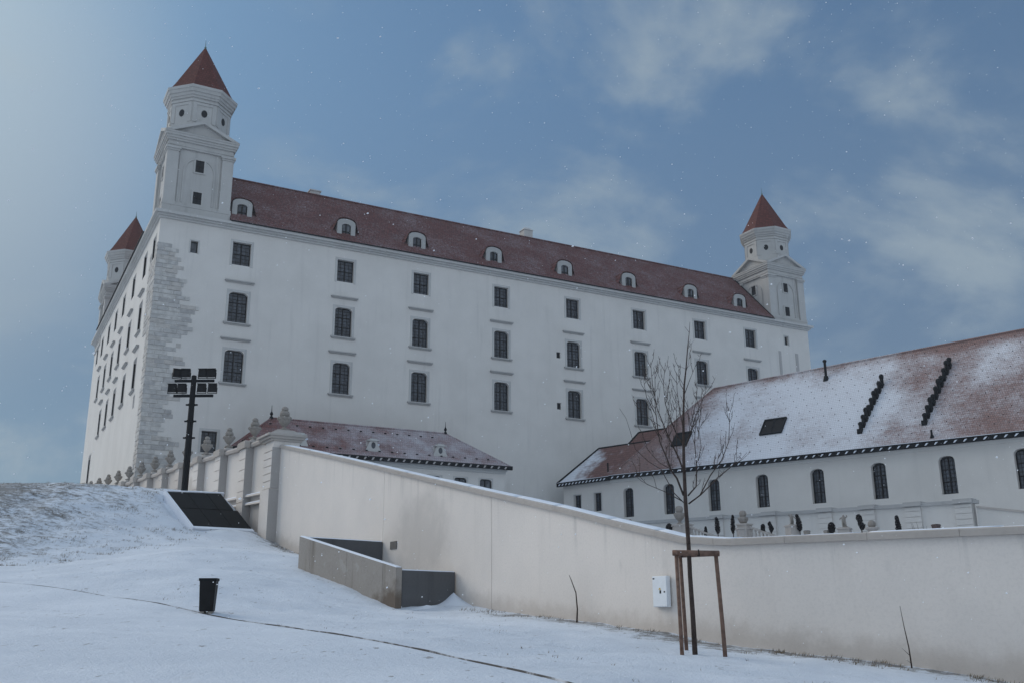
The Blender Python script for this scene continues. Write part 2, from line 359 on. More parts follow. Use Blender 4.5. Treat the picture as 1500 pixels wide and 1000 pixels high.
def gz(x, y, z=None):
    if z is None: z = float(base_z(x, y)[0])
    e = edge_signed(x, y) if (-40 < x < 12 and 4 < y < 48) else 5.0
    if e < -0.05: return z-0.06
    m = mound_mask(x, y); near = 1.0 if (-40 < x < 16 and 5 < y < 64) else 0.0
    w = min(1.0, max(0.0, e+0.05)/0.5)*near
    z += w*(noise.noise((x*0.9, y*0.9, 0))*0.05+noise.noise((x*3.1, y*3.1, 4))*0.03)
    if m > 0: z += m*(noise.noise((x*0.8, y*1.1, 9))*0.13+noise.noise((x*2.6+y, y*2.9, 2))*0.045+noise.noise((x*6, y*6, 5))*0.014)
    for (hx, hy, hr) in DENTS:
        d2 = ((x-hx)/(hr*1.6))**2+((y-hy)/hr)**2
        if d2 < 4: z -= 0.09*math.exp(-d2*1.5)-0.03*math.exp(-(d2-1.6)**2*4)
    pu = ((x+16.17)*2.3+(y-49.5)*2.5)/11.54; pv = ((x+16.17)*-2.5+(y-49.5)*2.75)/13.8
    if -.1 < pu < 1.1 and -.05 < pv < 1.05: z -= 0.28
    ws = wall_side(x, y)
    if ws > 0.25: z = min(z, 1.6+0.062*y-0.6)-min(0.5, ws-0.25)*1.0
    return z
def axis(lo, hi, step, far):
    a = list(np.arange(lo, hi+1e-6, step)); s = step
    up = []; p = hi
    while p < far: s *= 1.35; p += s; up.append(p)
    s = step; dn = []; p = lo
    while p > -far: s *= 1.35; p -= s; dn.append(p)
    return dn[::-1]+a+up
GX = axis(-33, 11, 0.2, 900); GY = axis(9, 58, 0.2, 900)
XX, YY = np.meshgrid(GX, GY); ZB = base_z(XX.ravel(), YY.ravel())
gv = [(x, y, gz(x, y, z)) for x, y, z in zip(XX.ravel().tolist(), YY.ravel().tolist(), ZB.tolist())]
nx, ny = len(GX), len(GY)
gf = [(j*nx+i, j*nx+i+1, (j+1)*nx+i+1, (j+1)*nx+i) for j in range(ny-1) for i in range(nx-1)]
gm = bpy.data.meshes.new('ground'); gm.from_pydata(gv, [], gf); gm.polygons.foreach_set('use_smooth', [True]*len(gf))
# thin-snow mask: bare earth and grass show on the mound and along the wall foot
def bare(x, y):
    if not (-40 < x < 16 and 5 < y < 64): return 0.0
    ws = -wall_side(x, y)
    m = mound_mask(x, y)*(0.55+0.45*max(0, min(1, (-17-x)/9)))*0.95
    if 0 < ws < 3.2 and y < 60:
        m = max(m, (1-ws/3.2)*(0.95 if y < 31 or y > 44 else 0.30))
    if edge_signed(x, y) > 0.1: m = max(m, 0.36)
    return m
at = gm.attributes.new('bare', 'FLOAT', 'POINT')
at.data.foreach_set('value', [bare(x, y) for x, y, z in gv])
ground = bpy.data.objects.new('ground', gm); COL.objects.link(ground); tag(ground, 'snow covered lawn rising to a mound', None, None, 'structure')
def ground_mat():
    m = M('snowy lawn', 0.8, 0.2)
    a = m.noise(0.5, 5, 0.6); c = m.mix(m.rng(a, 0.3, 0.7), (0.70, 0.745, 0.81), (0.60, 0.65, 0.72))
    at = m.node('ShaderNodeAttribute'); at.attribute_name = 'bare'
    p = m.noise(1.0, 6, 0.68, m.coord((2.3, 4.2, 5.0), (0, 0, 0), (0, 0, 0.15))); q = m.noise(0.6, 4, 0.6); f = m.noise(14, 4, 0.7)
    v = m.math('ADD', m.math('ADD', m.math('MULTIPLY', p, 0.62), m.math('MULTIPLY', q, 0.22)), m.math('ADD', m.math('MULTIPLY', f, 0.26), m.math('MULTIPLY', at.outputs['Fac'], 0.47)))
    g = m.rng(v, 0.84, 1.00, 0, 0.80)
    gr_ = m.noise(20, 4, 0.75); g = m.math('MAXIMUM', g, m.rng(m.math('ADD', m.math('MULTIPLY', gr_, 0.8), m.math('MULTIPLY', m.noise(1.3, 4, 0.6), 0.35)), 0.62, 0.80, 0, 0.30))
    gc = m.mix(m.noise(9, 3), (0.155, 0.135, 0.11), (0.07, 0.065, 0.055))
    sk = m.noise(1.0, 3, 0.6, m.coord((5.0, 2.2, 1), (1, 2, 0), (0, 0, 0.2))); g = m.math('MAXIMUM', g, m.math('MULTIPLY', m.rng(sk, 0.63, 0.71, 0, 0.6), m.rng(q, 0.40, 0.58)))
    m.color(m.mix(g, c, gc))
    m.bump(m.math('ADD', m.math('MULTIPLY', m.noise(5, 6, 0.7), 0.8), m.math('MULTIPLY', m.noise(24, 4, 0.7), 0.45)), 0.95, 0.08)
    return m.m
gm.materials.append(ground_mat())

# path: one smooth snowed-over sheet on the near side of its edge, with a thin dark kerb
def offset_line(line, d):
    out = []
    for k, (x, y) in enumerate(line):
        a = line[max(k-1, 0)]; b = line[min(k+1, len(line)-1)]; L = math.hypot(b[0]-a[0], b[1]-a[1])
        out.append((x+(b[1]-a[1])/L*d, y-(b[0]-a[0])/L*d))
    return out
def dense(line, step=0.35):
    out = []
    for a, b in zip(line, line[1:]):
        n = max(1, int(math.hypot(b[0]-a[0], b[1]-a[1])/step))
        out += [(a[0]+(b[0]-a[0])*k/n, a[1]+(b[1]-a[1])*k/n) for k in range(n)]
    return out+[line[-1]]
sm = np.array(dense(EDGE)); 
for _ in range(6): sm[1:-1] = (sm[:-2]+sm[2:]+2*sm[1:-1])/4
EL = [tuple(p) for p in sm]
offs = [0, -0.25, -0.7, -1.5, -3, -5, -8, -12]
pm = MB(); rows = []
for o_ in offs:
    ln = offset_line(EL, o_) if o_ else EL
    zz = base_z([p[0] for p in ln], [p[1] for p in ln])
    rows.append([pm.P((p[0], p[1], z+0.006+noise.noise((p[0]*.7, p[1]*.7, 3))*0.012*min(1, -o_))) for p, z in zip(ln, zz)])
for a, b in zip(rows, rows[1:]):
    for k in range(len(a)-1): pm.idx((a[k], a[k+1], b[k+1], b[k]))
path_mat = M('trodden snow', 0.75, 0.25)
_c1 = path_mat.mix(path_mat.rng(path_mat.noise(0.4, 5, 0.6), 0.3, 0.7), (0.69, 0.735, 0.80), (0.60, 0.65, 0.72))
_pt = path_mat.noise(1.0, 6, 0.7, path_mat.coord((2.2, 0.9, 1), (3, 2, 0)))
_pt = path_mat.math('ADD', path_mat.math('MULTIPLY', _pt, 0.75), path_mat.math('MULTIPLY', path_mat.noise(12, 3), 0.25))
_c1 = path_mat.mix(path_mat.rng(_pt, 0.56, 0.72, 0, 0.30), _c1, (0.34, 0.34, 0.34))
_sk = path_mat.noise(1.0, 3, 0.6, path_mat.coord((5.5, 1.6, 1), (1, 7, 0), (0, 0, 0.25))); _sk2 = path_mat.noise(0.35, 3, 0.6)
_c1 = path_mat.mix(path_mat.math('MULTIPLY', path_mat.rng(_sk, 0.63, 0.70, 0, 0.75), path_mat.rng(_sk2, 0.42, 0.58)), _c1, (0.20, 0.19, 0.18)); path_mat.color(_c1)
path_mat.bump(path_mat.math('ADD', path_mat.noise(4, 6, 0.68), path_mat.math('MULTIPLY', path_mat.noise(26, 4, 0.7), 0.45)), 0.9, 0.07)
tag(pm.build('path', path_mat.m, smooth=True), 'smooth snow covered path', kind='structure')
km = MB(); k0 = offset_line(EL, 0.02); k1 = offset_line(EL, 0.036)
z0 = base_z([p[0] for p in k0], [p[1] for p in k0])
for k in range(len(k0)-1):
    hh = 0.028+0.02*noise.noise((k*0.31, 0, 0))-.016*(k0[k][0] < -9)
    hh2 = 0.028+0.02*noise.noise(((k+1)*0.31, 0, 0))-.016*(k0[k+1][0] < -9)
    a, b, c, d = k0[k], k0[k+1], k1[k+1], k1[k]
    km.hexa([(a[0],a[1],z0[k]-.2),(b[0],b[1],z0[k+1]-.2),(c[0],c[1],z0[k+1]-.2),(d[0],d[1],z0[k]-.2)],
            [(a[0],a[1],z0[k]+hh),(b[0],b[1],z0[k+1]+hh2),(c[0],c[1],z0[k+1]+hh2),(d[0],d[1],z0[k]+hh)])
kmat = M('damp kerb', 0.9, 0.1); kmat.color(kmat.mix(kmat.rng(kmat.noise(0.9, 4, 0.7), 0.46, 0.62), (0.11, 0.105, 0.10), (0.60, 0.62, 0.65)))
tag(km.build('kerb', kmat.m), 'thin dark kerb along the path', kind='structure')

# terraces inside the walls
def sheet(name, fn, x0, x1, y0, y1, step, keep, label):
    xs = np.arange(x0, x1, step); ys = np.arange(y0, y1, step); mb = MB(); ids = {}
    for j, y in enumerate(ys):
        for i, x in enumerate(xs): ids[i, j] = mb.P((x, y, fn(x, y)))
    for j in range(len(ys)-1):
        for i in range(len(xs)-1):
            if keep(xs[i], ys[j]) and keep(xs[i+1], ys[j+1]) and keep(xs[i], ys[j+1]) and keep(xs[i+1], ys[j]): mb.idx((ids[i, j], ids[i+1, j], ids[i+1, j+1], ids[i, j+1]))
    return tag(mb.build(name, snow.m, smooth=True, recalc=False), label, kind='structure')
sheet('garden_terrace', lambda x, y: 1.6+0.062*min(y, 78)+max(0, (y-85))*0.12, -30, 75, 10, 140, 1.0, lambda x, y: wall_side(x, y) > 0.6, 'snowy garden terrace behind the boundary wall')

# ------------------------------------------------------------------ windows
def wall_face(mb, x0, x1, z0, z1, holes, depth):
    """front at local y=0 with openings; hole = (xa, xb, za, zb, rise)"""
    xs = sorted({x0, x1, *[h[0] for h in holes], *[h[1] for h in holes]}); zs = sorted({z0, z1, *[h[2] for h in holes], *[h[3] for h in holes]})
    for xa, xb in zip(xs, xs[1:]):
        run = None
        for za, zb in zip(zs, zs[1:]):
            cx, cz = (xa+xb)/2, (za+zb)/2
            inside = any(h[0] < cx < h[1] and h[2] < cz < h[3] for h in holes)
            if not inside: mb.poly([(xa,0,za),(xb,0,za),(xb,0,zb),(xa,0,zb)])
    for xa, xb, za, zb, r in holes:
        mb.poly([(xa,0,za),(xb,0,za),(xb,depth,za),(xa,depth,za)])
        mb.poly([(xa,0,za),(xa,depth,za),(xa,depth,zb),(xa,0,zb)]); mb.poly([(xb,0,za),(xb,0,zb),(xb,depth,zb),(xb,depth,za)])
        mb.poly([(xa,0,zb),(xa,depth,zb),(xb,depth,zb),(xb,0,zb)])
        if r > 0:
            w = xb-xa; n = 6; c = min(r*1.3, w/2)
            for sgn, ox in ((1, xa), (-1, xb)):
                arc = [(ox+sgn*c*(1-math.cos(a)), zb-r+r*math.sin(a)) for a in [PI/2*k/n for k in range(n+1)]]
                for p, q in zip(arc, arc[1:]):
                    mb.poly([(ox,0,zb), (p[0],0,p[1]), (q[0],0,q[1])]); mb.poly([(p[0],0,p[1]), (q[0],0,q[1]), (q[0],depth,q[1]), (p[0],depth,p[1])])
def window(parent, w, h, depth, cols=2, rows=2, rise=0.0, surround=0.22, hood=False, sill=False, fine=True, trim=trim_stone, dark_jambs=False):
    """window frame (a part) with pane, surround, hood, sill below it; origin at bottom centre on the wall plane"""
    f = MB(); y = depth
    b = 0.09
    f.box(-w/2+.003, -w/2+b, y-.09, y-.01, .003, h-.003); f.box(w/2-b, w/2-.003, y-.09, y-.01, .003, h-.003)
    f.box(-w/2+b, w/2-b, y-.088, y-.012, .003, b); f.box(-w/2+b, w/2-b, y-.088, y-.012, h-b, h-.003)
    for k in range(1, cols): x = -w/2+w*k/cols; f.box(x-.05, x+.05, y-.10, y-.014, b, h-b)
    for k in range(1, rows): z = h*k/rows; f.box(-w/2+b, w/2-b, y-.084, y-.016, z-.04, z+.04)
    if fine:
        for k in range(cols*2):
            if k % 2: x = -w/2+w*k/(cols*2); f.box(x-.015, x+.015, y-.06, y-.03, b, h-b)
        for k in range(rows*3):
            if k % 3: z = h*k/(rows*3); f.box(-w/2+b, w/2-b, y-.058, y-.032, z-.014, z+.014)
    if dark_jambs: f.box(-w/2+.002, -w/2+.03, .0, y-.1, .01, h-.01); f.box(w/2-.03, w/2-.002, .0, y-.1, .01, h-.01)  # dark boxes added over both jambs so the reveals look black
    o = f.build('window', frame_wood.m, parent)
    p = MB(); p.poly([(-w/2, y-.02, 0), (w/2, y-.02, 0), (w/2, y-.02, h), (-w/2, y-.02, h)]); p.build('pane', glass.m, o)
    if surround:
        t = MB(); s_ = surround; d = -.045
        t.box(-w/2-s_, -w/2-.004, d, -.002, -s_*.4, h+s_); t.box(w/2+.004, w/2+s_, d, -.002, -s_*.4, h+s_); t.box(-w/2-.004, w/2+.004, d, -.002, h+.004, h+s_)
        t.build('surround', trim.m, o)
    if hood:
        t = MB(); e = w/2+.55
        t.box(-e+.1, e-.1, -.16, -.003, h+.98, h+1.10); t.box(-e, e, -.28, -.003, h+1.10, h+1.22)
        t.build('hood', hood_stone.m, o)
    if sill:
        t = MB(); e = w/2+.42
        t.box(-e, e, -.22, -.003, -.20, -.06); t.box(-e+.1, e-.1, -.12, -.003, -.32, -.20)
        t.build('sill', hood_stone.m, o)
    return o
def put(o, parent, loc, rz=0.0, first=[None]):
    c = copy_tree(o, parent); c.location = loc; c.rotation_euler = (0, 0, rz); return c

# ------------------------------------------------------------------ castle
ZB = 6.0
castle = thing('castle', (-35.12, 90.0, ZB), 'huge white four-winged castle with dark red hipped roof and corner towers', 'castle', math.radians(90)-1.06757)
L, Wd = 88.2, 55.7
S8 = [8.22, 19.45, 28.4, 38.67, 48.6, 58.6, 68.5, 77.3]
S6 = [8.3, 16.3, 24.2, 31.2, 38.2, 45.4]
def up(z): return z-ZB
south = []
for s in S8:
    south.append((s-.94, s+.94, up(36.07), up(38.55), 0)); south.append((s-.96, s+.96, up(29.96), up(33.13), .40)); south.append((s-.96, s+.96, up(23.75), up(27.05), .40))
small_s = [(3.46, 36.6, 37.9, .72), (83.95, 37.2, 38.45, .72), (46.45, 30.85, 31.6, .55), (46.4, 24.6, 25.4, .55), (6.4, 16.6, 18.7, 1.5)]
for c, a, b, w in small_s: south.append((c-w/2, c+w/2, up(a), up(b), 0))
slits = [(82.5, 32.6, 36.2, .45), (85.65, 32.2, 36.2, .5)]
wallm = MB()
wall_face(wallm, 0, L, 0, up(39.8), south, .42)
wallm.T = lambda x, y, z: (y, -x, z)
west = []
for s in S6:
    west.append((-s-.94, -s+.94, up(36.07), up(38.55), 0)); west.append((-s-.96, -s+.96, up(29.96), up(33.13), .40))
    if s < 45: west.append((-s-.96, -s+.96, up(23.75), up(27.05), .40))
for s in (2.5, 51.2): west.append((-s-.8, -s+.8, up(36.2), up(38.45), 0))
west.append((-46.6, -44.4, up(17.6), up(22.2), 0.6)); west.append((-6.7, -6.1, up(21.6), up(22.8), 0)); west.append((-53.2, -52.4, up(15.5), up(19), 0))
wall_face(wallm, -Wd, 0, 0, up(39.8), west, .42)
wallm.T = None
wallm.poly([(L,0,0),(L,Wd,0),(L,Wd,up(39.8)),(L,0,up(39.8))]); wallm.poly([(L,Wd,0),(0,Wd,0),(0,Wd,up(39.8)),(L,Wd,up(39.8))])
wall = wallm.build('wall', castle_plaster.m, castle, recalc=False)
# windows: one of each kind, then copies
w_sq = window(castle, 1.88, 2.48, .40, 2, 2, 0, .24)
w_ar = window(castle, 1.92, 3.17, .40, 2, 3, .4, .24, True, True)
w_al = window(castle, 1.92, 3.30, .40, 2, 3, .4, .24, True, True)
v_sq = window(castle, 1.88, 2.48, .40, 2, 2, 0, .12, fine=False, dark_jambs=True)
v_ar = window(castle, 1.92, 3.17, .40, 2, 3, .4, .10, True, True, fine=False, dark_jambs=True)
v_al = window(castle, 1.92, 3.30, .40, 2, 3, .4, .10, True, True, fine=False, dark_jambs=True)
w_sm = window(castle, .72, 1.28, .40, 1, 1, 0, .14, fine=False)
firsts = set()
def place(o, loc, rz=0.0):
    if o.name not in firsts: firsts.add(o.name); o.location = loc; o.rotation_euler = (0, 0, rz); return o
    return put(o, castle, loc, rz)
for s in S8:
    place(w_sq, (s, 0, up(36.07))); place(w_ar, (s, 0, up(29.96))); place(w_al, (s, 0, up(23.75)))
for s in S6:
    place(v_sq, (0, s, up(36.07)), -PI/2); place(v_ar, (0, s, up(29.96)), -PI/2)
    if s < 45: place(v_al, (0, s, up(23.75)), -PI/2)
w2 = window(castle, 1.6, 2.25, .40, 2, 2, 0, .2, dark_jambs=True); w2.location = (0, 2.5, up(36.2)); w2.rotation_euler = (0, 0, -PI/2); put(w2, castle, (0, 51.2, up(36.2)), -PI/2)
w3 = window(castle, 2.2, 4.6, .40, 2, 3, .6, .2, dark_jambs=True); w3.location = (0, 45.5, up(17.6)); w3.rotation_euler = (0, 0, -PI/2)
w5 = window(castle, .8, 3.5, .40, 1, 2, 0, .15, fine=False, dark_jambs=True); w5.location = (0, 52.8, up(15.5)); w5.rotation_euler = (0, 0, -PI/2)
w6 = window(castle, .6, 1.2, .40, 1, 1, 0, .12, fine=False); w6.location = (0, 6.4, up(21.6)); w6.rotation_euler = (0, 0, -PI/2)
place(w_sm, (3.46, 0, up(36.6))); place(w_sm, (83.95, 0, up(37.2)))
w4 = window(castle, 1.5, 2.1, .40, 2, 2, 0, .24); w4.location = (6.4, 0, up(16.6))
for c, a, b, w in small_s[2:4]:
    v = MB(); v.box(c-w/2+.01, c+w/2-.01, .2, .3, up(a)+.01, up(b)-.01)
    for k in range(4): v.box(c-w/2+.02, c+w/2-.02, .15, .2, up(a)+.1+k*.16, up(a)+.18+k*.16)
    v.build('vent', vent_dark.m, castle)
sl = MB()
for c, a, b, w in slits: sl.box(c-w/2, c+w/2, -.05, -.003, up(a), up(b))
sl.build('stone_strip', grey_render_and_shade.m, castle)
# cornice ring
cm = MB()
for z0_, z1_, o_ in ((39.8, 40.02, .18), (40.02, 40.22, .36), (40.22, 40.50, .62)):
    cm.box(-o_, L+o_, -o_, 0.6, up(z0_), up(z1_)); cm.box(-o_, 0.6, 0.6, Wd+o_, up(z0_), up(z1_)); cm.box(L-.6, L+o_, .6, Wd+o_, up(z0_), up(z1_))
cm.build('cornice', trim_stone.m, castle)
# roof ring
rf = MB(); e = .68; q = 7.0; RZ0, RZ1 = 40.56, 48.68
o4 = [(-e,-e),(L+e,-e),(L+e,Wd+e),(-e,Wd+e)]; r4 = [(q,q),(L-q,q),(L-q,Wd-q),(q,Wd-q)]; i4 = [(14,14),(L-14,14),(L-14,Wd-14),(14,Wd-14)]
c_ = 6.75; zc = RZ0+(RZ1-RZ0)*(c_+e)/(q+e)
def side(k, a, n):      # point a metres along side k and n metres inside its wall
    return [(a, n), (L-n, a), (L-a, Wd-n), (n, Wd-a)][k]
for k in range(4):
    n = (k+1) % 4; ln_ = L if k % 2 == 0 else Wd
    rf.poly([(*side(k, c_, -e), up(RZ0)), (*side(k, ln_-c_, -e), up(RZ0)), (*side(k, ln_-c_, c_), up(zc)), (*r4[n], up(RZ1)), (*r4[k], up(RZ1)), (*side(k, c_, c_), up(zc))])
    rf.poly([(*r4[k],up(RZ1)),(*r4[n],up(RZ1)),(*i4[n],up(RZ0)),(*i4[k],up(RZ0))])
    rf.poly([(*side(k, c_, -e), up(RZ0-.05)), (*side(k, ln_-c_, -e), up(RZ0-.05)), (*side(k, ln_-c_, -e), up(RZ0)), (*side(k, c_, -e), up(RZ0))])
roof = rf.build('roof', castle_roof_mat.m, castle, recalc=False)
rt = MB()
rt.tube([(q,q,up(RZ1)+.03),(L-q,q,up(RZ1)+.03)], .14, 6); rt.tube([(L-6.8,6.9,up(RZ1)-.1),(L-6.8,-.4,up(RZ0)+.25)], .10, 6, 1); rt.tube([(6.8,-.72,up(RZ0)-.02),(L-6.8,-.72,up(RZ0)-.02)], .06, 6, 1)
rt.tube([(-.72,6.8,up(RZ0)-.02),(-.72,Wd-6.8,up(RZ0)-.02)], .06, 6, 1)
rt.build('ridge_tiles', [castle_roof_mat.m, dark_metal.m], roof)
ch = MB(); ch.box(17.6, 18.8, 8.6, 9.6, up(47), up(49.95)); ch.box(17.5, 18.9, 8.5, 9.7, up(49.95), up(50.1)); ch.build('chimney', trim_stone.m, roof)
ch = MB(); ch.box(46.7, 48.0, 8.5, 9.7, up(47), up(50.5)); ch.hexa([(46.6,8.4,up(50.5)),(48.1,8.4,up(50.5)),(48.1,9.8,up(50.5)),(46.6,9.8,up(50.5))],[(47,8.8,up(50.95)),(47.7,8.8,up(50.95)),(47.7,9.4,up(50.95)),(47,9.4,up(50.95))]); ch.build('chimney', trim_stone.m, roof)
# dormers
dormer_plaster = plaster('dormer plaster', (0.40, 0.395, 0.38), (0.24, 0.235, 0.23), streak=0.4)
def dormer():
    d = MB(); w, h, n = 1.04, 1.55, 8     # half width, straight height, arc steps; origin at bottom centre of the front
    arc = [(w*math.cos(a), h+.52*math.sin(a)) for a in [PI*k/n for k in range(n+1)]]
    iw, ih = .52, 1.22; iarc = [(iw*math.cos(a), ih+.26*math.sin(a)) for a in [PI*k/n for k in range(n+1)]]
    out = [(w, 0)]+arc+[(-w, 0)]; inn = [(iw, 0)]+iarc+[(-iw, 0)]
    for (a, b), (c, e_) in zip(zip(out, out[1:]), zip(inn, inn[1:])):
        d.poly([(a[0],0,a[1]),(b[0],0,b[1]),(e_[0],0,e_[1]),(c[0],0,c[1])])
        d.poly([(c[0],0,c[1]),(e_[0],0,e_[1]),(e_[0],.22,e_[1]),(c[0],.22,c[1])])
        d.poly([(a[0],0,a[1]),(a[0],2.2,a[1]+.0),(b[0],2.2,b[1]+.0),(b[0],0,b[1])])
    d.box(-iw-.2, iw+.2, -.1, .2, -.14, -.0)
    o = d.build('dormer', dormer_plaster.m, castle, recalc=False)
    r = MB(); wr = w+.10
    ar = [(wr*math.cos(a), h+.04+.60*math.sin(a)) for a in [PI*k/n for k in range(n+1)]]
    for a, b in zip(ar, ar[1:]):
        r.hexa([(a[0],-.08,a[1]),(b[0],-.08,b[1]),(b[0],-.08,b[1]+.06),(a[0],-.08,a[1]+.06)],[(a[0],2.2,a[1]),(b[0],2.2,b[1]),(b[0],2.2,b[1]+.06),(a[0],2.2,a[1]+.06)])
    for sx in (-1, 1):   # flared side roofs running down to the tiles
        r.poly([(sx*wr,.02,h+.04),(sx*wr,1.9,h+.04),(sx*(wr+.75),1.2,.75),(sx*(wr+.55),.25,-.02)])
    r.build('dormer_roof', castle_roof_mat.m, o)
    g = MB(); g.poly([(-iw,.2,0),(iw,.2,0),(iw,.2,ih+.25),(-iw,.2,ih+.25)]); pn = g.build('pane', glass.m, o)
    g = MB(); g.box(-.04,.04,.12,.19,0,ih+.24); g.box(-iw,-iw+.08,.12,.19,0,ih+.1); g.box(iw-.08,iw,.12,.19,0,ih+.1); g.box(-iw,iw,.125,.185,.55,.61); g.build('frame', frame_wood.m, o)
    return o
dm = dormer()
for k, s in enumerate([8.05, 19.5, 28.0, 37.95, 47.9, 57.6, 67.7, 76.25]):
    loc = (s, .45, up(41.55))
    if k == 0: dm.location = loc
    else: put(dm, castle, loc)
# rusticated corner stones
qm = MB(); qw = MB(); rnd = random.Random(3); z = 13.0; row = 0
def qwidth(z):
    if z > 37.0: return 0
    if z > 35.0: return 1.7
    return 3.2+0.45*math.sin(z*.9)+.35*math.sin(z*2.3)-(0.6 if z < 21 else 0)
while z < 36.9:
    hgt = .44; wmax = qwidth(z)+rnd.uniform(-.3, .4); x = -.05
    first = True
    while x < wmax:
        wb = rnd.uniform(.9, 1.5) if not (first and row % 2) else rnd.uniform(.45, .7); first = False
        x1 = min(x+wb, wmax+.25)
        if x1-x > .25 and not (x > wmax*.55 and rnd.random() < .28): qm.box(x+.02, x1-.02, -rnd.uniform(.02, .085), .001, up(z+.02), up(z+hgt-.025), rnd.choice((0,0,1,1,2,3)))
        x = x1
    wmax = (4.3 if z > 28 else 2.0)+rnd.uniform(-.3, .3); x = -.03; first = True
    while x < wmax:
        wb = rnd.uniform(.8, 1.4) if not (first and not row % 2) else .5; first = False
        x1 = min(x+wb, wmax+.2)
        if x1-x > .25 and not (abs((x+x1)/2-2.5) < 1.3 and z > 35.6): qw.box(-rnd.uniform(.05, .10), .001, x+.02, x1-.02, up(z+.02), up(z+hgt-.025), rnd.choice((0,2,2,1)))
        x = x1
    z += hgt; row += 1
qm.build('corner_stones', [m.m for m in quoin_mats], castle, bevel=.018); qw.build('corner_stones', [m.m for m in quoin_mats], castle, bevel=.018)

# corner towers
def octa(ap, z, rot=PI/8): R_ = ap/math.cos(PI/8); return [(R_*math.cos(rot+PI/4*k), R_*math.sin(rot+PI/4*k), z) for k in range(8)]
def tower():
    t = MB(); H = 3.35; z = up
    t.box(-H-.06, H+.06, -H-.06, H+.06, z(40.45), z(41.35)); t.box(-H-.14, H+.14, -H-.14, H+.14, z(40.45), z(40.75)); t.box(-H-.10, H+.10, -H-.10, H+.10, z(41.35), z(41.5))
    t.box(-H+.28, H-.28, -H+.28, H-.28, z(41.5), z(48.0))
    for sx in (-1, 1):
        for sy in (-1, 1):
            x0, x1 = sorted((sx*(H-1.15), sx*H)); y0, y1 = sorted((sy*(H-1.15), sy*H))
            t.box(x0, x1, y0, y1, z(41.5), z(47.35)); t.box(x0-.06, x1+.06, y0-.06, y1+.06, z(41.5), z(41.8))
            t.box(x0-.08, x1+.08, y0-.08, y1+.08, z(47.35), z(47.55)); t.box(x0-.18, x1+.18, y0-.18, y1+.18, z(47.55), z(47.8))
    t.box(-H+.05, H-.05, -H+.05, H-.05, z(47.8), z(48.5)); t.box(-H-.02, H+.02, -H-.02, H+.02, z(48.0), z(48.12))
    for za, zb, o_ in ((48.5, 48.72, .12), (48.72, 48.98, .22), (48.98, 49.25, .34), (49.25, 49.42, .40)): t.box(-H-o_, H+o_, -H-o_, H+o_, z(za), z(zb))
    # pediments on all four faces: two crossing gables with raking cornices and recessed tympana
    g = H+.40; rise = 1.75
    t.prism_y([(-g+.25, z(49.425)), (g-.25, z(49.425)), (0, z(49.42+rise)-.22)], -g+.45, g-.45); t.prism_x([(-g+.25, z(49.428)), (g-.25, z(49.428)), (0, z(49.42+rise)-.225)], -g+.45, g-.45)
    for a in range(4):
        ca, sa = math.cos(a*PI/2), math.sin(a*PI/2)
        t.T = lambda x, y, zz, ca=ca, sa=sa: (ca*x-sa*y, sa*x+ca*y, zz)
        for sx in (-1, 1):
            t.prism_y([(sx*(g+.02), z(49.43)), (sx*(g-.75), z(49.43)), (0, z(49.43+rise)-.36), (0, z(49.43+rise))], -g+.004*a, -.01)
        # blind arch moulding in the panel
        n = 10; ro, ri, zc, yb = 1.62, 1.46, z(45.5), -(H-.28)
        pts_o = [(ro, z(41.9))]+[(ro*math.cos(b), zc+ro*math.sin(b)) for b in [PI*k/n for k in range(n+1)]]+[(-ro, z(41.9))]
        pts_i = [(ri, z(41.9))]+[(ri*math.cos(b), zc+ri*math.sin(b)) for b in [PI*k/n for k in range(n+1)]]+[(-ri, z(41.9))]
        for (p0, p1), (q0, q1) in zip(zip(pts_o, pts_o[1:]), zip(pts_i, pts_i[1:])):
            t.prism_y([p0, p1, q1, q0], yb-.10, yb+.01)
        t.box(-2.05, -1.9, yb-.07, yb+.01, z(41.9), z(47.2)); t.box(1.9, 2.05, yb-.07, yb+.01, z(41.9), z(47.2)); t.box(-2.2, 2.2, yb-.14, yb+.01, z(41.55), z(41.85))
        for zz0, zz1 in ((41.95, 43.3), (45.5, 46.82)):
            for x0, x1, u0, u1 in ((-.62,-.43,-.12,1.5),(.43,.62,-.12,1.5),(-.43,.43,-.14,0),(-.43,.43,1.35,1.5)): t.box(x0, x1, yb-.09, yb+.01, z(zz0)+u0, z(zz0)+u1)
        t.T = None
    # octagonal drum
    t.hexa(octa(3.02, z(49.4)), octa(3.02, z(54.0)))
    t.hexa(octa(3.14, z(53.55)), octa(3.14, z(53.78)))
    for a in range(8):
        ca, sa = math.cos(a*PI/4), math.sin(a*PI/4)
        t.T = lambda x, y, zz, ca=ca, sa=sa: (ca*x-sa*y, sa*x+ca*y, zz)
        for x0, x1, z0_, z1_ in ((-1.18,-.80,51.2,53.5),(.80,1.18,51.2,53.5),(-.80,.80,53.2,53.5)): t.box(x0, x1, -3.09, -3.0, z(z0_), z(z1_))
        t.T = None
    for za, zb, a0, a1 in ((54.0, 54.25, 3.14, 3.18), (54.25, 54.55, 3.28, 3.36), (54.55, 54.9, 3.46, 3.56), (54.9, 55.2, 3.62, 3.66)): t.hexa(octa(a0, z(za)), octa(a1, z(zb)))
    o = t.build('corner_tower', tower_plaster.m, castle)
    r = MB(); base = [r.P(p) for p in octa(3.42, z(55.205))]; mid = [r.P(p) for p in octa(2.95, z(56.0))]; top = [r.P(p) for p in octa(.10, z(61.8))]
    for A_, B_ in ((base, mid), (mid, top)):
        for k in range(8): r.idx((A_[k], A_[(k+1)%8], B_[(k+1)%8], B_[k]))
    r.idx(top); r.idx(base[::-1]); r.build('tower_roof', tower_roof_mat.m, o)
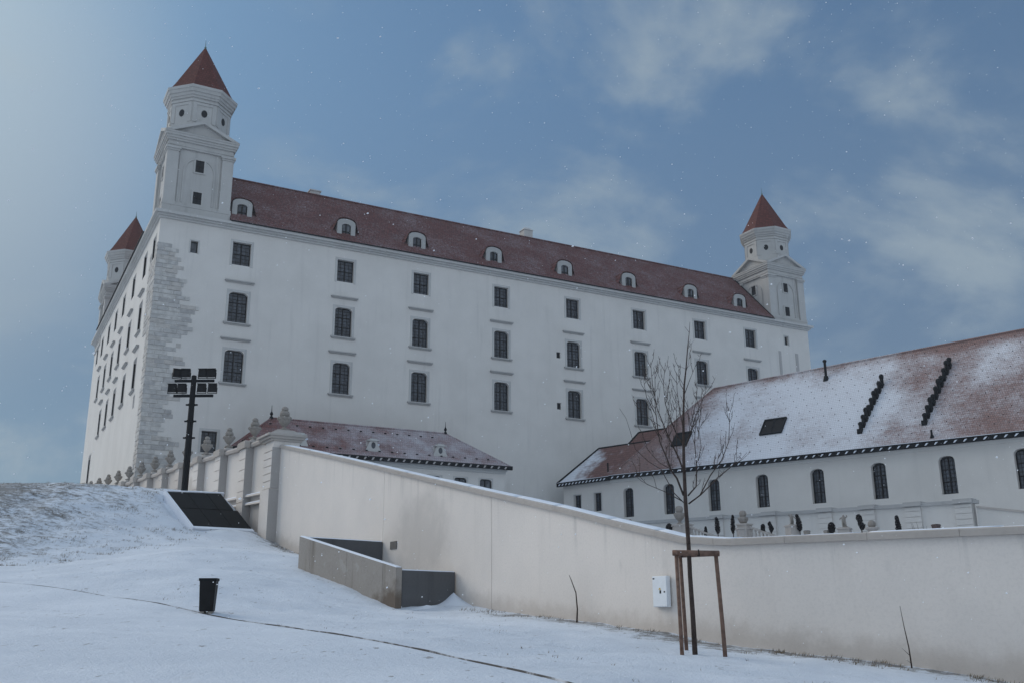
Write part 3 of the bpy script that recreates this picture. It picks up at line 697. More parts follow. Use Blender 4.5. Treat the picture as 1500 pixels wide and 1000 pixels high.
    fi = MB(); fi.lathe([(.16,z(61.2)),(.20,z(61.5)),(.10,z(61.85)),(.13,z(61.95)),(.04,z(62.05)),(.018,z(62.8)),(.004,z(62.9))], n=8); fi.build('finial', copper.m, o)
    for a in range(8):
        oc = MB(); ca, sa = math.cos(a*PI/4), math.sin(a*PI/4)
        oc.T = lambda x, y, zz, ca=ca, sa=sa: (ca*x-sa*y, sa*x+ca*y, zz)
        oc.hexa([(.31*math.cos(b), -3.05, z(52.3)+.42*math.sin(b)) for b in [2*PI*k/14 for k in range(14)]], [(.31*math.cos(b), -2.99, z(52.3)+.42*math.sin(b)) for b in [2*PI*k/14 for k in range(14)]])
        oc.build('oculus', vent_dark.m, o)
    for a in range(4):
        for zz0 in (41.95, 45.5):
            wm = MB(); ca, sa = math.cos(a*PI/2), math.sin(a*PI/2)
            wm.T = lambda x, y, zz, ca=ca, sa=sa: (ca*x-sa*y, sa*x+ca*y, zz)
            yb = -(H-.28); wm.box(-.43, .43, yb-.02, yb+.02, z(zz0), z(zz0)+1.35); wm.box(-.03, .03, yb-.05, yb-.02, z(zz0), z(zz0)+1.35, 1); wm.box(-.43, .43, yb-.048, yb-.02, z(zz0)+.62, z(zz0)+.68, 1)
            wm.build('tower_window', [vent_dark.m, frame_wood.m], o)
    return o
tw = tower(); tw.location = (3.35, 3.35, 0)
for x, y, dz in ((L-3.35, 3.35, -.35), (3.35, Wd-3.35, -1.9), (L-3.35, Wd-3.35, -.5)): put(tw, castle, (x, y, dz))

# ------------------------------------------------------------------ gatehouse in front of the castle
GB = 8.0
gate = thing('gatehouse', (0, 0, 0), 'low white gatehouse with hipped red tile roof and small oval dormers', 'gatehouse', math.radians(90)-1.06757)
_dv = Vector((math.sin(1.06757), math.cos(1.06757))); _nv = Vector((-_dv.y, _dv.x))
g0 = Vector((-35.12, 90.0))+_dv*7.4-_nv*8.0
gate.location = (g0.x, g0.y, GB)
def ug(z): return z-GB
GL, GD = 27.3, 7.95
gs = [s-7.4 for s in (32.55, 29.7, 26.85, 24.0, 21.1, 18.2, 15.3, 12.4)]
gh = [(s-.7, s+.7, ug(12.4), ug(14.62), .3) for s in gs]
gw = MB(); wall_face(gw, 0, GL, 0, ug(15.9), gh, .3)
gw.poly([(GL,0,0),(GL,GD,0),(GL,GD,ug(15.9)),(GL,0,ug(15.9))]); gw.poly([(0,0,0),(0,0,ug(15.9)),(0,GD,ug(15.9)),(0,GD,0)])
gw.build('wall', hall_plaster.m, gate, recalc=False)
gc_ = MB(); gc_.box(-.12, GL+.12, -.12, -.003, ug(15.25), ug(15.5)); gc_.box(-.22, GL+.22, -.25, -.003, ug(15.5), ug(15.85)); gc_.build('cornice', trim_stone.m, gate)
gwi = window(gate, 1.4, 2.2, .28, 2, 2, .3, .12, fine=False)
for k, s in enumerate(gs):
    if k == 0: gwi.location = (s, 0, ug(12.4))
    else: put(gwi, gate, (s, 0, ug(12.4)))
gr = MB(); e = .55; zr = ug(19.7); ze = ug(15.95); ra, rb = 3.9, GL-4.9
A_ = [(-e,-e,ze),(GL+e,-e,ze),(GL+e,GD+.04,ze),(-e,GD+.04,ze)]; Ra, Rb = (ra,4.0,zr),(rb,4.0,zr)
gr.poly([A_[0],A_[1],Rb,Ra]); gr.poly([A_[1],A_[2],Rb]); gr.poly([A_[2],A_[3],Ra,Rb]); gr.poly([A_[3],A_[0],Ra])
gk = (zr-ze)/(4.0+e)
for yy, n_ in ((.25, 20), (3.1, 15)):
    for k in range(n_):
        x = ra*(.05+yy/6)+k*(1.32 if yy < 1 else 1.3)
        zz = ze+gk*(yy+e); gr.box(x, x+.2, yy-.07, yy+.07, zz+.02, zz+.11, 1)
groof = gr.build('roof', [gate_roof_mat.m, dark_metal.m], gate, recalc=False)
rg = MB(); rg.tube([(ra,4.0,zr+.02),(rb,4.0,zr+.02)], .11, 6)
for p, q_ in ((A_[0],Ra),(A_[1],Rb),(A_[3],Ra),(A_[2],Rb)): rg.tube([p, q_], .10, 6)
rg.build('ridge_tiles', gate_roof_mat.m, groof)
for x in (ra, rb):
    fn = MB(); fn.lathe([(.22,zr-.05),(.16,zr+.15),(.07,zr+.25),(.17,zr+.42),(.13,zr+.55),(.04,zr+.7),(.02,zr+1.25),(.005,zr+1.3)], x, 4.0, 8); fn.build('finial', dark_metal.m, groof)
def gutter(parent, x0, x1, y, z, step=.80, snowy=True):
    g = MB(); g.box(x0, x1, y-.14, y+.10, z-.30, z+.02, 0); g.box(x0, x1, y-.20, y+.05, z+.02, z+.07, 0)
    x = x0+.3
    while x < x1-.3:
        g.hexa([(x,y-.165,z-.27),(x+.16,y-.165,z-.27),(x+.16,y-.143,z-.27),(x,y-.143,z-.27)],[(x+.14,y-.165,z-.02),(x+.34,y-.165,z-.02),(x+.34,y-.143,z-.02),(x+.14,y-.143,z-.02)], 1); x += step
    return g.build('gutter', [dark_metal.m, grey_render_and_shade.m], parent)
gutter(gate, -e-.05, GL+e+.05, -e-.02, ze-.03)
def gate_dormer():
    d = MB(); w, h, n = .48, .80, 8
    d.box(-w, w, 0, 1.4, -.05, h*.55)
    d.hexa([(-w,0,h*.55),(w,0,h*.55),(w*.75,0,h+.05),(-w*.75,0,h+.05)],[(-w,1.4,h*.55),(w,1.4,h*.55),(w*.75,1.4,h+.05),(-w*.75,1.4,h+.05)])
    d.box(-.72, .72, -.08, .02, -.2, -.05); d.box(-.6, .6, -.12, .6, h+.05, h+.14); d.box(-.35, .35, -.1, .8, h+.14, h+.26)
    for sx in (-1, 1): d.hexa([(sx*.48,-.03,-.05),(sx*.75,-.03,-.05),(sx*.75,.1,-.05),(sx*.48,.1,-.05)],[(sx*.44,-.03,.5),(sx*.48,-.03,.5),(sx*.48,.1,.5),(sx*.44,.1,.5)])
    o = d.build('dormer', trim_stone.m, gate)
    g = MB(); g.hexa([(.22*math.cos(b),-.03,.42+.32*math.sin(b)) for b in [2*PI*k/12 for k in range(12)]],[(.22*math.cos(b),.01,.42+.32*math.sin(b)) for b in [2*PI*k/12 for k in range(12)]]); g.build('pane', glass.m, o)
    s_ = MB(); s_.hexa([(.55,.1,-.1),(1.3,.5,.15),(1.15,1.2,.75),(.6,1.0,.65)],[(.6,.3,.1),(1.1,.55,.3),(1.0,1.1,.8),(.6,1.0,.75)]); s_.build('snow_drift', snow.m, o, smooth=True)
    return o
gd_ = gate_dormer()
for k, s in enumerate((13.2, 20.45, 27.6)):
    loc = (s-7.4, .35, ze+gk*(.35+e)+.12)
    if k == 0: gd_.location = loc
    else: put(gd_, gate, loc)

# ------------------------------------------------------------------ long hall on the right
HB = 5.0
hall = thing('long_hall', (10.85, 104.0, HB), 'long white hall with tall arched windows under a big snow dusted tile roof', 'hall', -PI/4)
def uh(z): return z-HB
HL, HD = 58.0, 14.0
ht = [1.88, 7.10, 12.48, 17.84, 23.49, 29.22, 35.03, 40.9, 46.8, 52.7]
hw_ = [1.15, 1.22, 1.25, 1.30, 1.36, 1.38, 1.45, 1.45, 1.45, 1.45]
def eave(t): return 15.55-.016*t
hh_ = [(t-.66, t+.66, uh(11.12-.014*t), uh(14.16-.012*t), .42) for t in ht]
hm = MB(); wall_face(hm, 0, HL, 0, uh(15.0), hh_, .5)
hm.poly([(0,0,0),(0,0,uh(15.0)),(0,HD,uh(15.0)),(0,HD,0)]); hm.poly([(HL,0,0),(HL,HD,0),(HL,HD,uh(15)),(HL,0,uh(15))]); hm.poly([(HL,HD,0),(0,HD,0),(0,HD,uh(15)),(HL,HD,uh(15))])
hm.hexa([(0,-.003,uh(15.0)),(HL,-.003,uh(14.5)),(HL,.4,uh(14.5)),(0,.4,uh(15.0))],[(0,-.003,uh(eave(0))-.1),(HL,-.003,uh(eave(HL))-.1),(HL,.4,uh(eave(HL))-.1),(0,.4,uh(eave(0))-.1)])
hm.build('wall', hall_plaster.m, hall, recalc=False)
hc = MB(); hc.hexa([(-.1,-.10,uh(14.85)),(HL,-.10,uh(13.95)),(HL,-.002,uh(13.95)),(-.1,-.002,uh(14.85))],[(-.1,-.22,uh(15.28)),(HL,-.22,uh(14.36)),(HL,-.002,uh(14.36)),(-.1,-.002,uh(15.28))]); hc.build('cornice', hall_plaster.m, hall)
hwi = window(hall, 1.32, 3.04, .48, 2, 3, .42, .0, fine=True)
for k, t in enumerate(ht):
    loc = (t, 0, uh(11.12-.014*t))
    if k == 0: hwi.location = loc
    else: put(hwi, hall, loc)
hr = MB(); e = .5; zR = uh(24.8)
E0, E1 = (-.1,-e,uh(eave(0))), (HL,-e,uh(eave(HL))); R0, R1 = (8.7,7.0,zR), (HL,7.0,zR)
B0, B1 = (-.1,14.5,uh(eave(0))), (HL,14.5,uh(eave(HL)))
NX = 24
for k in range(NX):     # front slope as a slightly uneven grid of tiles
    def lerp(a, b, f): return tuple(p+(q_-p)*f for p, q_ in zip(a, b))
    hr.poly([lerp(E0,E1,k/NX), lerp(E0,E1,(k+1)/NX), lerp(R0,R1,(k+1)/NX), lerp(R0,R1,k/NX)])
hr.poly([B0,E0,R0]); hr.poly([B1,B0,R0,R1]); hr.poly([E1,B1,R1])
def hroof_z(t, n): z0_ = uh(eave(t)); return z0_+(zR-z0_)*(n+e)/(7.0+e)
for r_ in range(12):
    n_ = .2+r_*.58
    for k in range(50):
        t = 1.0+k*1.12+(r_ % 2)*.56
        if t > HL-1 or t < .4+n_*1.2: continue
        zz = hroof_z(t, n_); hr.box(t-.025, t+.025, n_-.03, n_+.03, zz+.01, zz+.075, 1)
hroof = hr.build('roof', [hall_roof_mat.m, dark_metal.m], hall, recalc=False)
rg = MB(); rg.tube([R0, R1], .13, 6); rg.tube([E0, R0], .12, 6); rg.build('ridge_tiles', hall_roof_mat.m, hroof)
gg = MB()
def gutter_slope(parent, p0, p1, y, step, n):
    g = MB(); (x0, z0_), (x1, z1_) = p0, p1
    def sec(x): return z0_+(z1_-z0_)*(x-x0)/(x1-x0)
    def bar(xa, xb, ya, yb, da, db, mi):
        g.hexa([(xa,ya,sec(xa)+da),(xb,ya,sec(xb)+da),(xb,yb,sec(xb)+da),(xa,yb,sec(xa)+da)],[(xa,ya,sec(xa)+db),(xb,ya,sec(xb)+db),(xb,yb,sec(xb)+db),(xa,yb,sec(xa)+db)], mi)
    bar(x0, x1, y-.14, y+.10, -.42, -.06, 0); bar(x0, x1, y-.22, y+.05, -.06, .0, 0); bar(x0, x1, y-.20, y-.02, .002, .045, 1)
    x = x0+.3
    while x < x1-.5:
        a, b = sec(x)-.33, sec(x)-.14
        g.hexa([(x,y-.19,a),(x+.11,y-.19,a),(x+.11,y-.143,a),(x,y-.143,a)],[(x+.16,y-.19,b),(x+.34,y-.19,b),(x+.34,y-.143,b),(x+.16,y-.143,b)], 1); x += step
    return g.build('gutter', [dark_metal.m, snow.m], parent)
gutter_slope(hall, (-.15, uh(eave(0))), (HL, uh(eave(HL))), -e-.02, .78, 60)
def skylight(t0, t1, n0, n1):
    s_ = MB()
    def pt(t, n, h): return (t, n-.75*h, hroof_z(t, n)+.66*h)
    def slab(ta, tb, na, nb_, h0, h1, mi): s_.hexa([pt(ta,na,h0),pt(tb,na,h0),pt(tb,nb_,h0),pt(ta,nb_,h0)],[pt(ta,na,h1),pt(tb,na,h1),pt(tb,nb_,h1),pt(ta,nb_,h1)], mi)
    slab(t0, t1, n0, n1, -.02, .12, 0)
    slab(t0-.1, t1+.1, n0-.1, n0, -.02, .2, 1); slab(t0-.1, t1+.1, n1, n1+.1, -.02, .2, 1); slab(t0-.1, t0, n0, n1, -.02, .2, 1); slab(t1, t1+.1, n0, n1, -.02, .2, 1)
    tm = (t0+t1)/2; slab(tm-.05, tm+.05, n0, n1, .121, .16, 1)
    o = s_.build('skylight', [frame_wood.m, dark_metal.m], hroof)
    w = MB(); s2 = s_; 
    w.hexa([pt(t0-.25,n0-.12,.0),pt(t1+.35,n0-.12,.0),pt(t1+.35,n0-.45,.0),pt(t0-.25,n0-.45,.0)],[pt(t0-.2,n0-.11,.16),pt(t1+.3,n0-.11,.16),pt(t1+.3,n0-.38,.06),pt(t0-.2,n0-.38,.06)])
    w.hexa([pt(t1+.11,n0-.1,.0),pt(t1+.5,n0-.1,.0),pt(t1+.4,n1+.1,.0),pt(t1+.11,n1+.1,.0)],[pt(t1+.11,n0-.1,.18),pt(t1+.4,n0-.1,.05),pt(t1+.3,n1+.1,.05),pt(t1+.11,n1+.1,.16)])
    return o
skylight(17.15, 19.35, 1.66, 2.76); skylight(6.6, 8.4, 1.72, 2.72)
def vent_row(t0, n0, t1, n1, count):
    for k in range(count):
        f = k/(count-1); t, n = t0+(t1-t0)*f, n0+(n1-n0)*f; z0_ = hroof_z(t, n)
        v = MB(); hgt = .70+.12*(k % 3)
        v.lathe([(.17,z0_-.2),(.17,z0_+hgt*.72),(.215,z0_+hgt*.74),(.215,z0_+hgt*.98),(.15,z0_+hgt*1.10),(.04,z0_+hgt*1.16)], t, n, 9)
        v.box(t-.26, t+.18, n-.3, n+.3, z0_-.3, z0_+.14)
        v.build('roof_vent', dark_metal.m, hroof, smooth=False)
vent_row(27.63, .91, 28.45, 4.42, 9); vent_row(33.36, .95, 34.43, 5.1, 10)
pp = MB(); z0_ = hroof_z(22.3, 5.9); pp.tube([(22.3,5.9,z0_-.3),(22.3,5.9,z0_+1.75)], .13, 8); pp.lathe([(.2,z0_+1.7),(.2,z0_+1.85),(.06,z0_+1.95)], 22.3, 5.9, 8); pp.lathe([(.34,z0_-.25),(.2,z0_+.3)], 22.3, 5.9, 8); pp.build('flue_pipe', dark_metal.m, hroof)
pp = MB(); z0_ = hroof_z(34.2, -.2); pp.tube([(34.2,-.2,z0_-.2),(34.2,-.2,z0_+.6)], .09, 8); pp.lathe([(.2,z0_-.1),(.12,z0_+.16)], 34.2, -.2, 8); pp.build('flue_pipe', dark_metal.m, hroof)
pp = MB(); z0_ = hroof_z(40.9, 6.3); pp.tube([(40.9,6.3,z0_-.2),(40.9,6.3,z0_+1.3)], .28, 8); pp.build('flue_pipe', dark_metal.m, hroof)

# low wing between hall and castle (a building of its own, its roof runs into the hall roof)
wing = thing('hall_wing', (10.85, 104.0, HB), 'low wing with two small square windows beside the castle wall', 'building wing', -PI/4)
wm_ = MB(); wh = [(t-.5, t+.5, uh(12.02), uh(13.98), 0) for t in (-5.21, -2.31)]
wall_face(wm_, -7.3, -.004, 0, uh(15.3), wh, .4); wm_.poly([(-7.3,0,0),(-7.3,0,uh(15.3)),(-7.3,7,uh(15.3)),(-7.3,7,0)])
wm_.build('wall', hall_plaster.m, wing, recalc=False)
wwi = window(wing, 1.0, 1.96, .38, 2, 2, 0, .1, fine=False); wwi.location = (-5.21, 0, uh(12.02)); put(wwi, wing, (-2.31, 0, uh(12.02)))
wr = MB(); zE, zW = uh(15.45), uh(19.45)
wr.poly([(-7.7,-.5,zE),(-.1,-.5,zE),(3.0,2.95,uh(19.2)),(3.0,3.2,zW),(-4.6,3.2,zW)]); wr.poly([(-7.7,6.9,zE),(-7.7,-.5,zE),(-4.6,3.2,zW)]); wr.poly([(-7.7,6.9,zE),(-4.6,3.2,zW),(3.2,3.2,zW),(3.2,6.9,zE)])
wroof = wr.build('roof', wing_roof_mat.m, wing, recalc=False)
# rear hip seen above the wing ridge
wr = MB(); wr.poly([(-2.6,3.2,uh(17.8)),(3.6,3.2,uh(17.8)),(5.2,5.0,uh(20.85)),(-.2,5.0,uh(20.95))]); wr.poly([(-2.6,7.0,uh(17.8)),(-2.6,3.2,uh(17.8)),(-.2,5.0,uh(20.95))]); wr.poly([(-2.6,7,uh(17.8)),(-.2,5,uh(20.95)),(5.2,5,uh(20.85)),(5.2,7,uh(17.8))])
wr.build('rear_roof', wing_roof_mat.m, wing, recalc=False)
rg = MB(); rg.tube([(-4.6,3.2,zW),(2.9,3.2,zW-.05)], .11, 6); rg.tube([(-7.75,-.55,zE),(-4.6,3.2,zW)], .12, 6); rg.tube([(-2.6,3.2,uh(17.8)),(-.2,5.0,uh(20.95))], .11, 6); rg.tube([(-.2,5.0,uh(20.95)),(5.4,5.0,uh(20.85))], .10, 6)
rg.build('ridge_tiles', frame_wood.m, wroof)
gutter_slope(wing, (-7.75, zE), (-.2, zE+.05), -.52, .5, 10)
pp = MB(); pp.tube([(-.9,.15,uh(16.0)),(-.9,.15,uh(17.1))], .08, 8); pp.build('flue_pipe', dark_metal.m, wroof)
tr = MB()
for k in range(3): tr.lathe([(.05,uh(9.6+k*.55)),(.16,uh(9.8+k*.55)),(.05,uh(10.1+k*.55))], -3.75, -.06, 8)
tr.box(-3.95, -3.55, -.1, -.004, uh(10.9), uh(11.1)); tr.box(-4.05, -3.45, -.08, -.004, uh(12.1), uh(12.25)); tr.build('relief_ornament', trim_stone.m, wing)

# ------------------------------------------------------------------ garden wall, statues, clipped trees
gwall = thing('garden_wall', (10.85-7.071, 104-7.071, 4.5), 'white garden wall with grooved pilasters in front of the long hall', 'garden wall', -PI/4)
def uw(z): return z-4.5
gb = MB()
def gtop(t): return 9.62-.0155*t
gb.hexa([(4,0,0),(40.2,0,0),(40.2,.6,0),(4,.6,0)],[(4,0,uw(gtop(4))-.25),(40.2,0,uw(gtop(40.2))-.25),(40.2,.6,uw(gtop(40.2))-.25),(4,.6,uw(gtop(4))-.25)])
pil = [19.85, 24.81, 29.7, 33.14, 36.61]
for t in pil+[40.2]:
    zt = uw(gtop(t))-.26; k = 0; z = 1.2
    while z < zt-.1: gb.box(t-1.15, t, -.14, -.003, z, min(z+.40, zt)-.045); z += .40
    gb.box(t-1.13, t-.02, -.10, -.003, 0, zt)
gb.build('wall', garden_plaster.m, gwall)
gc_ = MB(); gc_.hexa([(4,-.16,uw(gtop(4))-.25),(40.45,-.16,uw(gtop(40.4))-.25),(40.45,.75,uw(gtop(40.4))-.25),(4,.75,uw(gtop(4))-.25)],[(4,-.20,uw(gtop(4))),(40.45,-.20,uw(gtop(40.4))),(40.45,.75,uw(gtop(40.4))),(4,.75,uw(gtop(4)))])
for t in pil+[40.2]: gc_.box(t-1.25, t+.12, -.34, -.2, uw(gtop(t))-.2, uw(gtop(t))+.0); gc_.box(t-1.2, t+.1, -.3, .7, uw(gtop(t))+.002, uw(gtop(t))+.10)
gc_.build('coping', hood_stone.m, gwall)
ls = MB(); ls.hexa([(40.45,.1,0),(52,.1,0),(52,.55,0),(40.45,.55,0)],[(40.45,.1,uw(8.42)),(52,.1,uw(6.3)),(52,.55,uw(6.3)),(40.45,.55,uw(8.42))]); ls.build('ramp_wall', garden_plaster.m, gwall)
ls = MB(); ls.hexa([(40.45,0,uw(8.42)),(52,0,uw(6.3)),(52,.65,uw(6.3)),(40.45,.65,uw(8.42))],[(40.45,-.02,uw(8.56)),(52,-.02,uw(6.44)),(52,.65,uw(6.44)),(40.45,.65,uw(8.56))]); ls.build('ramp_coping', coping_stone.m, gwall)
tag(MB().build('upper_terrace', snow.m), None) if False else None

TZ = lambda y: 1.6+0.062*min(y, 78)
def skin_fig(name, nodes, edges, parent, mat, sub=1):
    me = bpy.data.meshes.new(name); me.from_pydata([n[:3] for n in nodes], edges, []); o = bpy.data.objects.new(name, me); COL.objects.link(o)
    if parent: o.parent = parent
    me.materials.append(mat)
    sk = o.modifiers.new('skin', 'SKIN'); sk.use_smooth_shade = True
    ly = me.skin_vertices[0] if me.skin_vertices else None
    if ly is None:
        bm = bmesh.new(); bm.from_mesh(me); bm.verts.layers.skin.verify(); bm.to_mesh(me); bm.free(); ly = me.skin_vertices[0]
    for k, n in enumerate(nodes): ly.data[k].radius = (n[3], n[3]); ly.data[k].use_root = (k == 0)
    if sub: o.modifiers.new('sub', 'SUBSURF').levels = sub; o.modifiers['sub'].render_levels = sub
    return o
def putto(h, pose):
    """nodes of a small standing child figure of height h, arms per pose"""
    s_ = h
    N = [(0,0,.48*s_,.13*s_),(0,0,.60*s_,.125*s_),(0,0,.72*s_,.13*s_),(0,0,.79*s_,.055*s_),(.02*pose*s_,-.01*s_,.91*s_,.105*s_),
         (-.075*s_,0,.40*s_,.085*s_),(-.09*s_,-.03*s_,.24*s_,.065*s_),(-.08*s_,.02*s_,.05*s_,.045*s_),(.075*s_,0,.40*s_,.085*s_),(.11*s_,-.05*s_,.25*s_,.065*s_),(.12*s_,.03*s_,.05*s_,.045*s_),
         (-.16*s_,0,.71*s_,.055*s_),(-.27*s_,-.04*s_,(.60+.18*(pose > 0))*s_,.042*s_),(-.22*s_,-.12*s_,(.55+.32*(pose > 0))*s_,.035*s_),
         (.16*s_,0,.71*s_,.055*s_),(.26*s_,-.05*s_,(.60+.18*(pose < 0))*s_,.042*s_),(.20*s_,-.13*s_,(.52+.36*(pose < 0))*s_,.035*s_)]
    Ed = [(0,1),(1,2),(2,3),(3,4),(0,5),(5,6),(6,7),(0,8),(8,9),(9,10),(2,11),(11,12),(12,13),(2,14),(14,15),(15,16)]
    return N, Ed
def statue(x, y, ztop, zped, w, pose, label, rz=0.3):
    z = TZ(y); o = thing('garden_statue', (x, y, z), label, 'statue', rz, 'statues on the garden terrace')
    p = MB(); h = zped-z
    p.box(-w/2, w/2, -w/2, w/2, -.2, h-.14); p.box(-w/2-.07, w/2+.07, -w/2-.07, w/2+.07, h-.14, h-.05); p.box(-w/2+.03, w/2-.03, -w/2+.03, w/2-.03, h-.05, h)
    p.build('pedestal', coping_stone.m, o, bevel=.01)
    Nn, Ed = putto(ztop-zped, pose); f = skin_fig('figure', [(a, b, c+h-.01, r) for a, b, c, r in Nn], Ed, o, urn_stone.m)
    b = MB(); s_ = ztop-zped; b.lathe([(.16*s_,h-.02),(.19*s_,h+.05*s_),(.12*s_,h+.12*s_),(.10*s_,h+.32*s_),(.03*s_,h+.36*s_)], .04*s_, .10*s_, 7); b.build('support_block', urn_stone.m, o)
    return o
def vase(x, y, ztop, zped, w, label):
    z = TZ(y); o = thing('garden_vase', (x, y, z), label, 'stone vase', 0, 'stone vases on the garden terrace')
    p = MB(); h = zped-z; p.box(-w/2, w/2, -w/2, w/2, -.2, h-.12); p.box(-w/2-.08, w/2+.08, -w/2-.08, w/2+.08, h-.12, h); p.build('pedestal', coping_stone.m, o)
    s_ = ztop-zped; v = MB(); v.lathe([(.17*s_,h),(.17*s_,h+.05*s_),(.08*s_,h+.12*s_),(.08*s_,h+.18*s_),(.22*s_,h+.32*s_),(.31*s_,h+.50*s_),(.32*s_,h+.58*s_),(.24*s_,h+.62*s_),(.20*s_,h+.64*s_)], n=14)
    v.build('vase_body', urn_stone.m, o, smooth=False)
    v = MB(); v.lathe([(.16*s_,h+.63*s_),(.20*s_,h+.72*s_),(.22*s_,h+.84*s_),(.17*s_,h+.96*s_),(.05*s_,h+1.0*s_)], n=12); v.build('vase_lid', urn_stone.m, o, smooth=True)
    return o
vase(12.99, 76.4, 9.5, 8.05, 1.05, 'tall lidded stone vase left of the tree trunk, the leftmost on the terrace')
vase(17.0, 72.4, 8.72, 7.45, .9, 'stone vase at the head of the right balustrade')
statue(19.78, 69.6, 8.30, 7.42, .72, 1, 'small weathered statue with raised arm on a square pedestal by the thin cypress')
statue(22.55, 66.85, 7.95, 6.99, .78, -1, 'small pale statue on a low pedestal between two dark clipped shrubs', -.5)
bs = thing('stone_basin', (23.93, 65.47, TZ(65.5)), 'round stone basin with a carved ball beside the bulging dark shrub', 'stone basin')
b_ = MB(); h = 6.86-TZ(65.5); b_.lathe([(.35,-.2),(.35,h-.35),(.22,h-.3),(.3,h-.18),(.46,h-.08),(.48,h),(.4,h+.02)], n=16); b_.build('bowl', coping_stone.m, bs)
b_ = MB(); b_.lathe([(.12,h+.0),(.22,h+.06),(.27,h+.22),(.22,h+.4),(.1,h+.47)], n=12); b_.build('carved_ball', urn_stone.m, bs, smooth=True)
def balustrade(x, y, x2, y2, zt, zt2, label):
    ln = math.hypot(x2-x, y2-y); o = thing('balustrade', (x, y, TZ(y)), label, 'balustrade', math.atan2(y2-y, x2-x), 'balustrades of the garden stairs')
    z = TZ(y); p = MB(); p.box(-.75, .05, -.4, .4, -.2, zt-z+.02); p.box(-.82, .12, -.47, .47, zt-z+.02, zt-z+.12); p.build('pier', coping_stone.m, o)
    def zz(t): return zt-z-.05+(zt2-zt)*t/ln
    r = MB(); r.hexa([(.05,-.16,zz(0)-.14),(ln,-.16,zz(ln)-.14),(ln,.16,zz(ln)-.14),(.05,.16,zz(0)-.14)],[(.05,-.2,zz(0)),(ln,-.2,zz(ln)),(ln,.2,zz(ln)),(.05,.2,zz(0))]); r.build('rail', coping_stone.m, o)
    for k in range(int(ln/.3)):
        t = .25+k*.3; b = MB(); zt_ = zz(t)-.15; b.lathe([(.09,zt_-.65),(.09,zt_-.6),(.05,zt_-.55),(.10,zt_-.38),(.05,zt_-.15),(.08,zt_-.08),(.08,zt_+.02)], t, 0, 8); b.build('baluster', coping_stone.m, o)
balustrade(13.6, 75.8, 15.5, 73.9, 7.95, 6.95, 'sloping stone balustrade half hidden behind the tree trunk')
balustrade(17.3, 72.1, 19.0, 70.4, 7.62, 6.75, 'sloping stone balustrade running down from the right hand vase')
def topiary(x, y, prof, label, stem, lean=0.0, name='clipped_shrub'):
    """prof = [(z above terrace, radius, sideways shift)]"""
    o = thing(name, (x, y, TZ(y)), label, 'shrub', 0, 'dark clipped shrubs on the terrace')
    rnd = random.Random(int(x*100)); f = MB()
    core = [(max(r-.03, .01), z) for z, r, dx in prof]
    prof = [(z, r*.8, dx*.55) for z, r, dx in prof]; n = 8; rings = [[f.P((dx+max(r-.05,.01)*math.cos(2*PI*j/n), max(r-.05,.01)*math.sin(2*PI*j/n), z)) for j in range(n)] for z, r, dx in prof]
    for a, b in zip(rings, rings[1:]):
        for j in range(n): f.idx((a[j], a[(j+1)%n], b[(j+1)%n], b[j]))
    z0_, z1_ = prof[0][0], prof[-1][0]
    for k in range(420):
        z = rnd.uniform(z0_, z1_)
        for (za, ra, da), (zb, rb, db) in zip(prof, prof[1:]):
            if za <= z <= zb: t = (z-za)/(zb-za); r = ra+(rb-ra)*t; dx = da+(db-da)*t
        a = rnd.uniform(0, 2*PI); r *= rnd.uniform(.75, 1.1); c = Vector((dx+r*math.cos(a), r*math.sin(a), z)); s_ = rnd.uniform(.022, .045)
        u = Vector((rnd.uniform(-1,1), rnd.uniform(-1,1), rnd.uniform(-1,1))).normalized()*s_; v = u.orthogonal().normalized()*s_
        f.poly([tuple(c-u-v), tuple(c+u-v), tuple(c+u+v), tuple(c-u+v)])
    f.build('foliage', topiary_mat.m, o, recalc=False)
    s_ = MB(); s_.tube([(0,0,-.1),(.02,0,z0_*.5),(prof[0][2],0,z0_+.15)], .035, 6); s_.build('stem', bark.m, o)
    return o
def colum(b, t, r, l=0): return [(b, .05, l*.2), (b+(t-b)*.15, r*.9, l*.1), (b+(t-b)*.4, r, 0), (b+(t-b)*.75, r*.75, -l*.5), (b+(t-b)*.95, r*.5, -l), (t, .03, -l)]
def rel(y, z): return z-TZ(y)
topiary(11.21, 78.19, [(rel(78.19,7.2),.2,0),(rel(78.19,7.7),.2,0),(rel(78.19,7.95),.13,.06),(rel(78.19,8.08),.04,.12)], 'dark shrub tip just showing above the wall coping, the leftmost dark shrub', .3)
topiary(12.27, 77.12, [(rel(77.1,7.62),.05,0),(rel(77.1,7.72),.26,0),(rel(77.1,7.9),.34,0),(rel(77.1,8.08),.26,0),(rel(77.1,8.2),.05,0)], 'dark ball shaped shrub on a thin stem', .6)
topiary(14.65, 74.74, colum(rel(74.7,7.0), rel(74.7,7.76), .14), 'tiny dark pointed shrub just right of the tree trunk', .3)
topiary(15.4, 73.99, colum(rel(74,7.15), rel(74,8.4), .22, .08), 'slender dark spindle shrub, left one of a pair between trunk and vase', .4)
topiary(16.35, 73.04, colum(rel(73,7.1), rel(73,8.45), .19, -.06), 'tall thin dark column shrub left of the balustrade vase', .4)
topiary(18.13, 71.26, [(rel(71.3,7.05),.1,0),(rel(71.3,7.15),.16,0),(rel(71.3,7.5),.17,0),(rel(71.3,7.62),.05,.02)], 'short stubby dark shrub behind the right balustrade', .3)
topiary(18.59, 70.8, [(rel(70.8,7.0),.05,0),(rel(70.8,7.25),.2,.06),(rel(70.8,7.45),.15,-.04),(rel(70.8,7.6),.15,-.16),(rel(70.8,7.75),.05,-.1)], 'crooked dark shrub at the foot of the right balustrade', .3)
